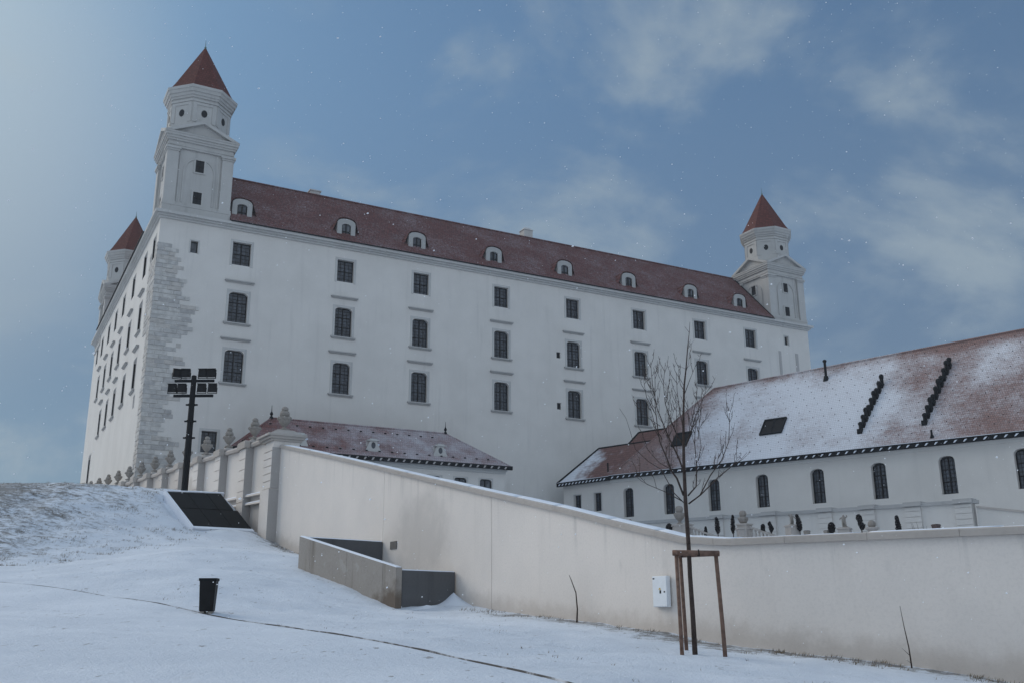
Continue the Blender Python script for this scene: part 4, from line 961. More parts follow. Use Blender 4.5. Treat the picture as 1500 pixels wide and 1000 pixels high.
topiary(20.18, 69.21, colum(rel(69.2,6.95), rel(69.2,8.12), .24, .22), 'leaning dark cypress right beside the raised arm statue', .4)
topiary(21.89, 67.5, [(rel(67.5,6.68),.08,0),(rel(67.5,6.8),.25,0),(rel(67.5,7.05),.29,0),(rel(67.5,7.28),.24,0),(rel(67.5,7.4),.06,0)], 'dark egg shaped shrub left of the pale statue', .2)
topiary(23.38, 66.01, [(rel(66,6.75),.06,.1),(rel(66,6.9),.24,.18),(rel(66,7.1),.26,.14),(rel(66,7.25),.2,0),(rel(66,7.5),.24,-.12),(rel(66,7.68),.2,-.16),(rel(66,7.8),.05,-.16)], 'dark two lobed shrub bulging to one side, left of the basin', .2)
topiary(25.17, 64.23, [(rel(64.2,6.5),.2,.05),(rel(64.2,6.75),.22,.05),(rel(64.2,7.1),.16,0),(rel(64.2,7.45),.13,-.05),(rel(64.2,7.52),.04,-.05)], 'dark bottle shaped column shrub, the rightmost dark shrub', .2)
def pot(x, y, z0_, z1_, w, mat, label):
    o = thing('flower_pot', (x, y, TZ(y)), label, 'pot', .4); p = MB(); a, b = z0_-TZ(y)-.3, z1_-TZ(y)
    p.hexa([(-w*.42,-w*.42,a),(w*.42,-w*.42,a),(w*.42,w*.42,a),(-w*.42,w*.42,a)],[(-w/2,-w/2,b-.08),(w/2,-w/2,b-.08),(w/2,w/2,b-.08),(-w/2,w/2,b-.08)]); p.box(-w*.55, w*.55, -w*.55, w*.55, b-.08, b); p.build('pot_body', mat.m, o)
    e_ = MB(); e_.box(-w*.45, w*.45, -w*.45, w*.45, b+.001, b+.03); e_.build('soil', bark.m, o); return o
pot(20.57, 68.83, 6.55, 6.93, .32, urn_stone, 'grey stone pot right of the leaning cypress')
pot(26.91, 62.48, 6.4, 6.78, .38, terracotta_pot, 'brown square pot among bare twigs at the right end of the terrace')
pot(21.64, 67.75, 6.5, 6.85, .34, urn_stone, 'small grey pot at the foot of the egg shaped shrub')
st = thing('garden_urn', (9.55, 79.85, TZ(79.9)), 'narrow grey stone post urn peeping over the sloping coping', 'stone urn')
h = 8.84-TZ(79.85); s_ = MB(); s_.lathe([(.2,-.1),(.2,h-.9),(.12,h-.8),(.24,h-.5),(.2,h-.3),(.09,h-.22),(.12,h-.1),(.03,h)], n=10); s_.build('urn_body', urn_stone.m, st)
def twigs(x, y, hgt, n, label, seed):
    o = thing('bare_twigs', (x, y, TZ(y)), label, 'bare shrub', 0, 'bare twigs on the terrace'); rnd = random.Random(seed); t = MB()
    for k in range(n):
        a = rnd.uniform(-.35, .35); b = rnd.uniform(-.3, .3); h = hgt*rnd.uniform(.6, 1); x0 = rnd.uniform(-.3, .3)
        t.tube([(x0,0,-.1),(x0+a*.4,b*.5,h*.5),(x0+a,b,h)], [.022,.016,.006], 5)
    t.build('stems', bark.m, o); return o
twigs(26.2, 63.2, 1.6, 5, 'bare upright twigs left of the brown pot', 1); twigs(27.6, 61.8, 1.2, 5, 'bare twigs right of the brown pot', 2); twigs(29.2, 60.2, .9, 6, 'low bare twigs in front of the last grooved pilaster', 4)

# ------------------------------------------------------------------ near boundary wall (two legs) and its coping
AL, AR = math.radians(90+31.9), math.radians(90-130)   # local x runs along the wall
bw = thing('boundary_wall', (4.57, 24.0, 0), 'long cream rendered boundary wall with pale stone coping stepping down the slope', 'wall', AL)
TOP = [(-.1,3.28),(.65,3.37),(1.62,3.60),(2.94,3.89),(4.32,4.21),(5.86,4.57),(7.89,5.01),(10.91,5.66),(13.96,6.33),(18.89,7.42),(23.43,8.42),(27.97,9.40),(32.0,10.25)]
def top_at(s): return float(np.interp(s, [t[0] for t in TOP], [t[1] for t in TOP]))
# local y: +y is which side? local x=(-.528,.849); local y=(-.849,-.528) -> toward the camera side
TH = .5; FR = 14.0; FT = FR*math.tan(math.radians(9.05))     # the two legs meet in a wide curve
def rtop(t): return 3.26-.012*t
DL = (math.sin(math.radians(-31.9)), math.cos(math.radians(-31.9))); DR = (math.sin(math.radians(130)), math.cos(math.radians(130)))
def plan(d):
    """d < 0 runs down the right leg, d > 0 up the left leg; gives local x, y, and normal pointing to the camera side"""
    if d >= FT: return (d, 0.0, 0.0, 1.0)
    f = (d+FT)/(2*FT) if d > -FT else 0.0
    a = math.radians(18.1)*(1-f)                          # heading change
    if d > -FT:
        x = FT-FR*math.sin(a); y = -FR*(1-math.cos(a))
    else:
        a = math.radians(18.1); x = FT-FR*math.sin(a)-(-d-FT)*math.cos(a); y = -FR*(1-math.cos(a))-(-d-FT)*math.sin(a)
    return (x, y, -math.sin(a), math.cos(a))
def top_d(d):
    if d >= .65: return top_at(d)
    if d <= -.8: return rtop(-d)
    f = (d+.8)/1.45; f = f*f*(3-2*f); return rtop(.8)*(1-f)+top_at(.65)*f+(.0)
def wall_run(mb, d0, d1, z0, step):
    n = max(2, int((d1-d0)/step)); A = []; Bk = []
    for k in range(n+1):
        d = d0+(d1-d0)*k/n; x, y, nx_, ny_ = plan(d); zt = top_d(d)-.16
        A.append((mb.P((x,y,z0)), mb.P((x,y,zt)))); Bk.append((mb.P((x-nx_*TH,y-ny_*TH,z0)), mb.P((x-nx_*TH,y-ny_*TH,zt))))
    for p, q_ in zip(A, A[1:]): mb.idx((p[0], p[1], q_[1], q_[0]))
    for p, q_ in zip(Bk, Bk[1:]): mb.idx((p[0], q_[0], q_[1], p[1]))
    mb.poly([mb.v[A[0][0]], mb.v[A[0][1]], mb.v[Bk[0][1]], mb.v[Bk[0][0]]]); mb.poly([mb.v[A[-1][0]], mb.v[Bk[-1][0]], mb.v[Bk[-1][1]], mb.v[A[-1][1]]])
for a, b in ((-16.0, 9.978), (10.002, 18.618), (18.642, 32.05)):
    m_ = MB(); wall_run(m_, a, b, -1.5, .4); m_.build('wall_panel', cream_wall.m, bw, smooth=True, recalc=False)
m_ = MB()
for d in (9.99, 18.63): m_.box(d-.05, d+.05, -TH+.02, -.03, -1, top_at(d)-.2)
m_.build('joint_filler', vent_dark.m, bw)
def sweep(mb, pts, prof, mi=None):
    rows = [[mb.P((x, y+py, z+pz)) for py, pz in prof] for x, y, z in pts]
    n = len(prof)
    for a, b in zip(rows, rows[1:]):
        for j in range(n): mb.idx((a[j], a[(j+1)%n], b[(j+1)%n], b[j]), mi)
    mb.idx(rows[0][::-1], mi); mb.idx(rows[-1], mi)
def sweep_d(mb, d0, d1, prof, n):
    rows = []
    for k in range(n+1):
        d = d0+(d1-d0)*k/n; x, y, nx_, ny_ = plan(d); z = top_d(d); rows.append([mb.P((x+nx_*py, y+ny_*py, z+pz)) for py, pz in prof])
    c = len(prof)
    for a, b in zip(rows, rows[1:]):
        for j in range(c): mb.idx((a[j], a[(j+1)%c], b[(j+1)%c], b[j]))
    mb.idx(rows[0][::-1]); mb.idx(rows[-1])
PROF = [(.10,-.16),(.10,-.02),(.08,0),(-TH-.08,0),(-TH-.10,-.02),(-TH-.10,-.16)]
SNOWP = [(.02,.002),(-.05,.030),(-TH/2,.06),(-TH-.03,.035),(-TH-.085,.002)]
cs = MB(); sn = MB(); d = -15.5
while d < 31.8:
    e_ = min(d+(1.9 if d < 0 else 1.55), 31.95); sweep_d(cs, d+.004, e_-.004, PROF, 4); d = e_
cs.build('coping', coping_stone.m, bw)
d = -15.3
while d < 31.5:
    e_ = min(d+random.uniform(1.0, 3.6), 31.6); f_ = random.uniform(.5, 1.0); g_ = random.uniform(.55, 1.0)
    sweep_d(sn, d, e_, [(a*(g_ if a > 0 else 1), b*f_) for a, b in SNOWP], 8); d = e_+random.choice((0, .02, .02, .3))
sn.build('snow_cover', snow.m, bw, smooth=True)
vt = MB(); vt.box(17.27, 17.84, .003, .035, 4.0, 4.30); vt.build('vent_plate', plain('grey vent plate', (0.13, 0.125, 0.12), .7).m, bw)

# urn wall: same line, taller, with pilasters and rusticated grooves
uwall = thing('urn_wall', (4.57, 24.0, 0), 'pale wall with evenly spaced pilasters climbing behind the mound toward the castle', 'wall', AL)
def utop(s): return 10.86+.050*(s-33.0)+.25*math.exp(-((s-33)/2.2)**2)
US = [32.55+5.33*k for k in range(14)]
um = MB()
n = 60; ss = [33.1+(102-33.1)*k/n for k in range(n+1)]
um.prism_y([(33.1, 0), (102, 0)]+[(s, utop(s)-.22) for s in ss[::-1]], -.62, -.12)
um.build('wall_panel', cream_wall.m, uwall)
plm = MB()
for k, s in enumerate(US[1:]):
    zt = utop(s)-.24; z = 6.5
    while z < zt: plm.box(s-.62, s+.62, -.11, .33, z, min(z+.62, zt)-.05); z += .62
    plm.box(s-.60, s+.60, -.11, .29, 3, zt)
    plm.mi = 1; plm.box(s-.66, s-.626, -.11, .335, 3, zt); plm.mi = 0  # darker sheet on the side turned from the sun, shade put into colour
plm.build('pilaster', [cream_wall.m, grey_render_and_shade.m], uwall)
ucp = MB(); UPROF = [(.10,-.24),(.14,-.10),(.10,0),(-.78,0),(-.82,-.10),(-.74,-.24)]
sweep(ucp, [(s, 0, utop(s)) for s in ss], UPROF)
for s in US[1:]: 
    ucp.box(s-.74, s+.74, .14, .46, utop(s)-.30, utop(s)+.02); ucp.box(s-.72, s+.72, -.9, .44, utop(s)+.021, utop(s)+.12)
    ucp.lathe([(.52, utop(s)+.12), (.40, utop(s)+.20), (.26, utop(s)+.34), (.22, utop(s)+.36)], s, -.3, 4, rot=PI/4)
ucp.build('coping', coping_stone.m, uwall)
usn = MB()
for a, b in zip(US, US[1:]): sweep(usn, [(a+.8+(b-a-1.6)*j/6, 0, utop(a+.8+(b-a-1.6)*j/6)) for j in range(7)], [(.08,.003),(.0,.05),(-.4,.07),(-.72,.003)])
usn.build('snow_cover', snow.m, uwall, smooth=True)
# end pier
pr = MB(); PE0, PE1 = 32.06, 33.35
z = 5.0
pr.box(PE0+.02, PE1, -1.05, .40, 3.0, 10.45)
z = 7.95
while z < 10.0: pr.box(PE0+.0, PE1+.12, -.6, .46, z, min(z+.40, 10.05)-.045); z += .40
pr.box(PE0-.02, PE1+.14, -.2, .52, 3.0, 7.9)
pr.build('end_pier', [cream_wall.m], uwall)
ps = MB(); ps.box(PE0-.045, PE0-.022, -.1, .515, 4.5, 7.88); ps.box(PE0-.03, PE0-.002, -.05, .455, 7.92, 10.1); ps.build('pier_side_shade', grey_render_and_shade.m, uwall)  # thin grey sheets paint the pier's shaded side darker
pc = MB()
for a, b, o_ in ((10.45,10.58,.10),(10.58,10.72,.22),(10.72,10.84,.34)): pc.box(PE0-o_*.6, PE1+o_+.3, -1.05-o_, .42+o_, a, b)
pc.hexa([(PE0-.1,-1.2,10.84),(PE1+.5,-1.2,10.84),(PE1+.5,.65,10.84),(PE0-.1,.65,10.84)],[(PE0+.25,-.75,11.12),(PE1-.1,-.75,11.12),(PE1-.1,.15,11.12),(PE0+.25,.15,11.12)])
pc.build('pier_cap', coping_stone.m, uwall)
lg = MB(); 
for z in (7.93, 7.46): 
    lg.hexa([(33.5,-.12,z-.10),(42,-.12,z+.22),(42,.22,z+.22),(33.5,.22,z-.10)],[(33.5,-.12,z-.01),(42,-.12,z+.31),(42,.20,z+.31),(33.5,.20,z-.01)], 0)
    lg.hexa([(33.5,-.10,z-.009),(42,-.10,z+.311),(42,.21,z+.311),(33.5,.21,z-.009)],[(33.5,-.10,z+.06),(42,-.10,z+.38),(42,.15,z+.38),(33.5,.15,z+.06)], 1)
lg.build('ledge', [cream_wall.m, snow.m], uwall)

# stone urns standing on the wall, one per pilaster
ca, sa = math.cos(AL), math.sin(AL)
def wloc(s, y, z): return (4.57+ca*s-sa*y, 24.0+sa*s+ca*y, z)
ordn = ['', 'second', 'third', 'fourth', 'fifth', 'sixth', 'seventh', 'eighth', 'ninth', 'tenth', 'eleventh', 'twelfth', 'thirteenth']
def urn_parts(o):
    f = MB(); f.box(-.24,.24,-.24,.24,0,.07); f.lathe([(.20,.07),(.19,.11),(.09,.17),(.08,.22)], n=12); f.build('foot', urn_stone.m, o)
    b = MB(); b.lathe([(.08,.22),(.15,.27),(.27,.42),(.34,.58),(.36,.68),(.30,.72),(.24,.74),(.23,.79),(.28,.82),(.24,.85)], n=14); b.build('urn_body', urn_stone.m, o)
    g = MB()
    for k in range(9):
        a = 2*PI*k/9; g.lathe([(.015,.55),(.085,.60),(.095,.67),(.05,.74),(.01,.77)], .32*math.cos(a), .32*math.sin(a), 6)
    g.build('garland', urn_stone.m, o)
    l = MB(); l.lathe([(.24,.85),(.27,.93),(.21,1.03),(.13,1.08),(.18,1.14),(.18,1.22),(.11,1.30),(.03,1.33)], n=10)
    for k in range(6): a = 2*PI*k/6+.3; l.lathe([(.02,.90),(.08,.96),(.07,1.04),(.01,1.09)], .17*math.cos(a), .17*math.sin(a), 5)
    l.build('flame_lid', urn_stone.m, o)
u0 = None
for k, s in enumerate(US[:13]):
    loc = wloc(32.6, -.3, 11.12) if k == 0 else wloc(s, -.3, utop(s)+.35)
    if k == 0: lab = 'garlanded stone urn on the end pier, nearest of the row'
    elif k == 4: lab = 'weathered stone urn half hidden behind the floodlight mast'
    elif k == 3: lab = 'weathered stone urn in front of the dark square window low in the castle wall'
    elif k == 12: lab = 'last and smallest stone urn of the row, at the far end by the mound crest'
    else: lab = '%s stone urn from the end pier on the pilastered wall' % ordn[k]
    if k == 0:
        u0 = thing('stone_urn', loc, lab, 'stone urn', AL, 'stone urns along the pilastered wall'); urn_parts(u0)
    else:
        c = copy_tree(u0); c.location = loc; c['label'] = lab; c.rotation_euler = (0, 0, AL+k*.7)
    if k: c.scale = (.97, .97, .95)

# ------------------------------------------------------------------ light well: parapet and two dark slabs
def slab(name, a, b, th, z0a, z0b, z1a, z1b, mat, label, cat, snowcap=True, joints=(), side=1):
    """upright slab from a to b (xy), bottom and top heights at both ends; thickness to the left of a->b"""
    ang = math.atan2(b[1]-a[1], b[0]-a[0]); ln = math.hypot(b[0]-a[0], b[1]-a[1]); z0 = min(z0a, z0b)
    o = thing(name, (a[0], a[1], z0), label, cat, ang); m = MB()
    cuts = [0]+list(joints)+[1]
    def H(f): return z1a+(z1b-z1a)*f-z0
    for p, q_ in zip(cuts, cuts[1:]):
        g0_, g1_ = p*ln+(.008 if p else 0), q_*ln-(.008 if q_ < 1 else 0)
        m.hexa([(g0_,0,-.9),(g1_,0,-.9),(g1_,th,-.9),(g0_,th,-.9)],[(g0_,0,H(p)),(g1_,0,H(q_)),(g1_,th,H(q_)),(g0_,th,H(p))])
    for j in joints: m.box(j*ln-.02, j*ln+.02, .02, th-.02, -.9, H(j)-.02)
    m.build('slab_body', mat.m, o)
    if snowcap:
        s_ = MB(); s_.hexa([(.02,.01,H(0)+.002),(ln-.02,.01,H(1)+.002),(ln-.02,th-.01,H(1)+.002),(.02,th-.01,H(0)+.002)],[(.03,.05,H(0)+.035),(ln-.03,.05,H(1)+.035),(ln-.03,th-.04,H(1)+.035),(.03,th-.04,H(0)+.035)]); s_.build('snow_cap', snow.m, o)
    return o
slab('concrete_parapet', (-8.30, 38.25), (-3.90, 33.0), .24, 3.2, 1.7, 4.46, 3.04, parapet_concrete, 'stained grey concrete parapet sloping down beside the cream wall', 'parapet', True, (.13, .53, .88))
slab('retaining_slab', (-8.1, 38.35), (-5.27, 39.75), .2, 2.0, 2.0, 4.44, 4.34, granite, 'dark grey retaining slab at the uphill end of the light well', 'retaining slab')
slab('retaining_slab', (-3.72, 33.25), (-2.02, 34.48), .2, 1.0, 1.0, 2.96, 2.93, granite, 'lower dark slab with drifted snow at its foot, downhill end of the light well', 'retaining slab')
dr = MB(); rnd = random.Random(5)
def drift(cx, cy, rx, ry, h, ang):
    n = 18; m = 7; rows = []
    for i in range(m+1):
        f = i/m; row = []
        for j in range(n):
            a = 2*PI*j/n; x, y = rx*f*math.cos(a), ry*f*math.sin(a); X = cx+x*math.cos(ang)-y*math.sin(ang); Y = cy+x*math.sin(ang)+y*math.cos(ang)
            zg = float(base_z(X, Y)[0]); row.append(dr.P((X, Y, zg-.04+h*(1-f)**2.6*(1+.2*noise.noise((X*2, Y*2, 0))))))
        rows.append(row)
    for a, b in zip(rows, rows[1:]):
        for j in range(n): dr.idx((a[j], a[(j+1)%n], b[(j+1)%n], b[j]))
drift(-2.05, 34.3, 1.7, .9, .40, math.radians(122)); drift(-2.9, 33.4, 1.6, .5, .12, math.radians(35))
tag(dr.build('snow_drift', snow.m, smooth=True), 'snow blown against the slab and the wall foot', kind='structure')

# ------------------------------------------------------------------ black cover panel on the bank
cp = thing('cover_panel', (-16.17, 49.5, 5.8), 'black tiled cover panel set into the snowy bank under the floodlight mast', 'cover panel')
q4 = [Vector(p) for p in ((-16.17,49.5,5.82),(-13.87,52.0,5.86),(-16.34,55.0,8.06),(-18.71,52.5,7.90))]
o3 = Vector((-16.17, 49.5, 5.8)); nrm = (q4[1]-q4[0]).cross(q4[3]-q4[0]).normalized()
def bil(u, v, h=0): p = q4[0]*(1-u)*(1-v)+q4[1]*u*(1-v)+q4[2]*u*v+q4[3]*(1-u)*v; return tuple(p-o3+nrm*h)
m = MB()
for i in range(3):
    for j in range(2):
        u0_, u1_, v0_, v1_ = i/3+.006, (i+1)/3-.006, (j/2)*1.0+.008, (j+1)/2-.008
        if i == 2 and j == 1: u1_ = .93
        m.hexa([bil(u0_,v0_,-.1),bil(u1_,v0_,-.1),bil(u1_,v1_,-.1),bil(u0_,v1_,-.1)],[bil(u0_,v0_,.07),bil(u1_,v0_,.07),bil(u1_,v1_,.07),bil(u0_,v1_,.07)])
m.build('tile', cover_panel.m, cp)
m = MB()
m.hexa([bil(-.05,-.06,-.5),bil(0,-.06,-.5),bil(0,1.03,-.5),bil(-.05,1.03,-.5)],[bil(-.03,-.06,.08),bil(0,-.06,.08),bil(0,1.03,.08),bil(-.03,1.03,.08)])
m.hexa([bil(0,-.06,-.5),bil(1.02,-.06,-.5),bil(1.02,0,-.5),bil(0,0,-.5)],[bil(0,-.06,.05),bil(1.02,-.06,.05),bil(1.02,0,.05),bil(0,0,.05)])
m.hexa([bil(0,1.0,-.5),bil(1.0,1.0,-.5),bil(1.0,1.03,-.5),bil(0,1.03,-.5)],[bil(0,1.0,.10),bil(1.0,1.0,.10),bil(1.0,1.03,.10),bil(0,1.03,.10)])
m.build('rim', snow.m, cp)

# ------------------------------------------------------------------ floodlight mast
fl = thing('floodlight_mast', (-18.26, 54.0, 8.0), 'dark steel mast carrying eight square floodlights on two crossbars', 'floodlight mast')
m = MB(); m.lathe([(.19,-.3),(.185,2.5),(.16,5.6),(.15,6.72),(.10,6.76)], n=10); m.build('pole', dark_metal.m, fl)
for z in (3.1, 4.05, 5.0):
    m = MB(); m.lathe([(.22,z),(.22,z+.09)], n=10); m.box(-.33, .33, -.05, .05, z+.0, z+.085); m.build('clamp', dark_metal.m, fl)
def flood(x, z, yaw, tilt):
    m = MB(); m.box(-.235,.235,-.14,.06,-.22,.22); m.hexa([(-.2,.06,-.19),(.2,.06,-.19),(.2,.06,.19),(-.2,.06,.19)],[(-.12,.2,-.11),(.12,.2,-.11),(.12,.2,.11),(-.12,.2,.11)])
    m.box(-.27,-.24,-.03,.03,-.3,.03); m.box(.24,.27,-.03,.03,-.3,.03); m.box(-.27,.27,-.03,.03,-.32,-.29)
    m.box(-.26,.26,-.2,-.14,.20,.235)
    o = m.build('floodlight', black_plastic.m, fl); o.location = (x, -.05, z); o.rotation_euler = (tilt, 0, yaw)
    g = MB(); g.box(-.19,.19,-.15,-.139,-.17,.17); g.build('lens', black_plastic.m, o)
    s_ = MB(); s_.box(-.2,.2,-.11,.04,.222,.25); s_.build('snow_cap', snow.m, o)
for z, xs in ((6.45, ((-.97,.5),(-.45,.1),(.52,0),(1.02,-.05))), (5.58, ((-1.15,-.05),(-.60,0),(.52,.05),(1.13,.1)))):
    m = MB(); m.box(-1.08, 1.18, -.06, .05, z-.09, z+.06); m.build('crossbar', dark_metal.m, fl)
    for x, yw in xs: flood(x, z+.42, yw, -.1)

# ------------------------------------------------------------------ bin
zb = gz(-8.02, 26.25)
bn = thing('litter_bin', (-8.02, 26.25, zb-.02), 'black tapered litter bin standing on the snow beside the path', 'bin', .12)
m = MB(); w0, w1, h = .175, .212, .88
def sq(w, z, d=1.0): return [(-w,-w*d,z),(w,-w*d,z),(w,w*d,z),(-w,w*d,z)]
m.hexa(sq(w0,.06), sq(w1,h)); m.build('bin_body', black_plastic.m, bn, bevel=.02)
m = MB(); m.box(-w1-.015, w1+.015, -w1-.015, -w1+.03, h-.05, h+.02); m.box(-w1-.015, w1+.015, w1-.03, w1+.015, h-.05, h+.02); m.box(-w1-.015, -w1+.03, -w1+.03, w1-.03, h-.05, h+.02); m.box(w1-.03, w1+.015, -w1+.03, w1-.03, h-.05, h+.02); m.build('rim', dark_metal.m, bn)
for sx in (-1, 1):
    m = MB(); m.box(sx*.10-.05, sx*.10+.05, -.15, .15, -.06, .07); m.build('foot', concrete.m, bn)

# ------------------------------------------------------------------ electric cabinet
cb = thing('electric_cabinet', wloc(1.2, 0, 1.69), 'white wall mounted electric cabinet with small dark lock and sticker', 'electric cabinet', AL)
m = MB(); m.box(0, .56, .003, .11, 0, .76); m.build('cabinet_body', cabinet_white.m, cb, bevel=.006)
m = MB(); m.box(.015, .545, .111, .122, .015, .745); dd = m.build('door', cabinet_white.m, cb, bevel=.003)
m = MB(); m.box(.07, .12, .1225, .127, .35, .385); m.build('lock', black_plastic.m, dd)
m = MB(); m.box(.22, .285, .1225, .124, .33, .41); m.build('warning_sticker', [dark_metal.m], dd); m = MB(); m.hexa([(.22,.1225,.42),(.32,.1225,.42),(.32,.124,.42),(.22,.124,.42)],[(.25,.1225,.47),(.29,.1225,.47),(.29,.124,.47),(.25,.124,.47)]); m.build('warning_triangle', [sticker_yellow.m], dd)
m = MB(); m.box(.46, .53, .1225, .124, .68, .715); m.build('number_plate', [dark_metal.m], dd)

# ------------------------------------------------------------------ young bare tree with its support
TX, TY = 3.71, 20.8; TZ0 = gz(TX, TY)
tree = thing('young_tree', (TX, TY, TZ0-.02), 'leafless young tree with upswept branches tied to a stake frame', 'tree')
def tp(u, v, dy=0.0): return ((u-1018)/66.0, dy, (957-v)/66.6)
tk = MB(); tr_ = [(1018,960),(1018,900),(1017,850),(1017,810),(1016,750),(1017,690),(1018,665),(1020,620),(1023,580),(1027,555),(1031,525),(1035,500),(1037,483)]
rad = [.056,.050,.047,.045,.042,.034,.030,.024,.020,.015,.011,.007,.004]
tk.tube([tp(u, v, .02*math.sin(v*.03)) for u, v in tr_], rad, 8); tk.build('trunk', bark.m, tree, smooth=True)
BR = [([(1016,752),(1000,737),(989,715),(982,704),(964,693),(947,676),(940,653),(934,632),(926,618)], -.3, .011),
 ([(987,659),(980,640),(977,612),(979,585),(978,566)], .5, .0095), ([(996,687),(999,660),(1000,630),(1003,600),(1003,575)], .4, .0095), ([(1008,687),(1005,655),(1007,625),(1006,600)], -.4, .0095), ([(978,620),(966,600),(961,580),(962,565)], -.5, .008), ([(1028,648),(1029,620),(1031,598)], .3, .008), ([(1039,659),(1046,632),(1047,608)], .4, .008),
 ([(1012,748),(990,733),(966,721),(950,701)], .4, .012),
 ([(1014,740),(1007,715),(1000,704),(996,687),(987,659),(986,637),(985,603),(986,570),(986,550)], .5, .022),
 ([(1017,712),(1008,687),(997,665),(990,651),(978,620),(972,586),(970.6,553)], -.5, .020),
 ([(1019,670),(1011,654),(1004,631),(997,603),(996.6,572),(1001,539)], .35, .016),
 ([(1021,651),(1014,620),(1010,592),(1010,564)], -.3, .012),
 ([(1021,670),(1028,648),(1036,626),(1045,603),(1053,584)], -.35, .015),
 ([(1021,740),(1028,733),(1035,726),(1038,698),(1039,659),(1042,637),(1050,609)], .5, .020),
 ([(1020,752),(1036,740),(1059,718),(1081,701),(1087,690)], -.5, .018),
 ([(1038,739),(1053,712),(1070,690),(1080,665),(1083,637),(1083,614)], -.2, .014),
 ([(1024,589),(1018,578),(1017,564),(1019,548)], .15, .008), ([(1023,592),(1031,572),(1041,550)], -.15, .009), ([(1026,560),(1032,545),(1034,530)], .1, .006),
 ([(985,640),(975,628),(961,612),(957,598)], .5, .008), ([(1000,704),(985,690),(972,668),(966,640)], .7, .010), ([(990,651),(998,635),(1002,618)], -.5, .008),
 ([(1038,690),(1046,668),(1048,640),(1056,622)], .6, .009), ([(1030,640),(1034,612),(1036,590)], -.5, .008), ([(1053,712),(1062,700),(1066,680)], -.1, .007)]
br = MB(); rnd = random.Random(21)
def grow(pts, r0, dy):
    P_ = []; n = len(pts)
    for k, (u, v) in enumerate(pts): P_.append(Vector(tp(u, v, dy*min(1, k/(n-1)*1.3)))+Vector((rnd.uniform(-.01,.01), rnd.uniform(-.02,.02), 0)))
    br.tube(P_, [max(.0035, r0*(1-k/(n-1)*.80)) for k in range(n)], 6); return P_
for pts, dy, r0 in BR:
    P_ = grow(pts, r0, dy)
    for k in range(1, len(P_)-1):
        if r0 == .011: break
        seg = P_[k+1]-P_[k]
        for _ in range(3 if r0 > .012 else 2):
            b = P_[k]+seg*rnd.random(); sd = rnd.choice((-1, 1)); ln_ = rnd.uniform(.16, .5)
            d = (seg.normalized()*.8+Vector((sd*rnd.uniform(.2,.55), rnd.uniform(-.5,.5), rnd.uniform(.3,.9)))).normalized()
            e_ = b+d*ln_; mid = b+d*ln_*.5+Vector((sd*.02, 0, -.015))
            br.tube([b, mid, e_], [.0065, .0055, .0035], 4)
            for q_ in range(2):
                f = rnd.uniform(.4, .95); c = b+(e_-b)*f; br.tube([c, c+Vector((rnd.uniform(-.05,.05), rnd.uniform(-.03,.03), rnd.uniform(.03,.08)))], [.0045, .003], 4)
for k in range(7, 12):
    a = Vector(tp(*tr_[k])); 
    for _ in range(2):
        sd = rnd.choice((-1, 1)); e_ = a+Vector((sd*rnd.uniform(.08,.2), rnd.uniform(-.15,.15), rnd.uniform(.1,.25))); br.tube([a, e_], [.005, .002], 4)
br.build('branches', bark.m, tree, smooth=True)
sp = thing('tree_support', (TX, TY, TZ0-.02), 'three leaning wooden stakes joined by round cross rails around the young tree', 'tree stakes')
for (x0, y0, x1, y1, r) in ((-.295,-.2,-.315,-.2,.042),(.58,-.2,.51,-.2,.045),(-.055,.65,-.125,.45,.042)):
    m = MB(); zg = gz(TX+x0, TY+y0)-TZ0; m.tube([(x0,y0,zg-.2),(x0*.7+x1*.3,y0*.7+y1*.3,.6),(x1,y1,2.0)], [r, r*.98, r*.95], 9); m.build('stake', stake_wood.m, sp, smooth=True)
m = MB(); m.tube([(-.39,-.2,2.05),(.58,-.2,2.03)], .06, 9); m.build('cross_rail', stake_wood.m, sp, smooth=True)
m = MB(); m.tube([(-.33,-.28,2.045),(-.125,.52,2.02)], .045, 9); m.build('cross_rail', stake_wood.m, sp, smooth=True)
m = MB(); m.tube([(.52,-.26,2.02),(-.09,.50,2.03)], .045, 9); m.build('cross_rail', stake_wood.m, sp, smooth=True)
m = MB(); m.tube([(.14,-.265,2.11),(.15,-.27,1.98),(.06,-.12,2.02),(-.05,.06,2.04),(-.1,-.1,2.06)], .014, 5); m.build('tie_strap', black_plastic.m, sp)

# thin saplings against the wall
def sapling(x, y, pts, label):
    z = gz(x, y); o = thing('sapling', (x, y, z), label, 'sapling', 0); m = MB()
    for k, (P_, r) in enumerate(pts): m.tube(P_, [r*(1-.75*i/(len(P_)-1)) for i in range(len(P_))], 6)
    m.build('stem', bark.m, o, smooth=True); return o
sapling(1.75, 28.0, [([(0,0,-.1),(.03,0,.35),(0,.03,.8),(-.12,.1,1.15),(-.17,.15,1.28)], .026)], 'single bare bent stick in front of the wall left of the cabinet')
sapling(8.05, 20.75, [([(.05,0,-.1),(.03,0,.4),(-.02,0,.8),(-.06,0,1.22)], .017), ([(.03,0,.25),(-.05,0,.33),(-.12,0,.40)], .007), ([(.04,0,.1),(-.03,.03,.16)], .006)], 'thin straight bare stick near the right end of the wall')

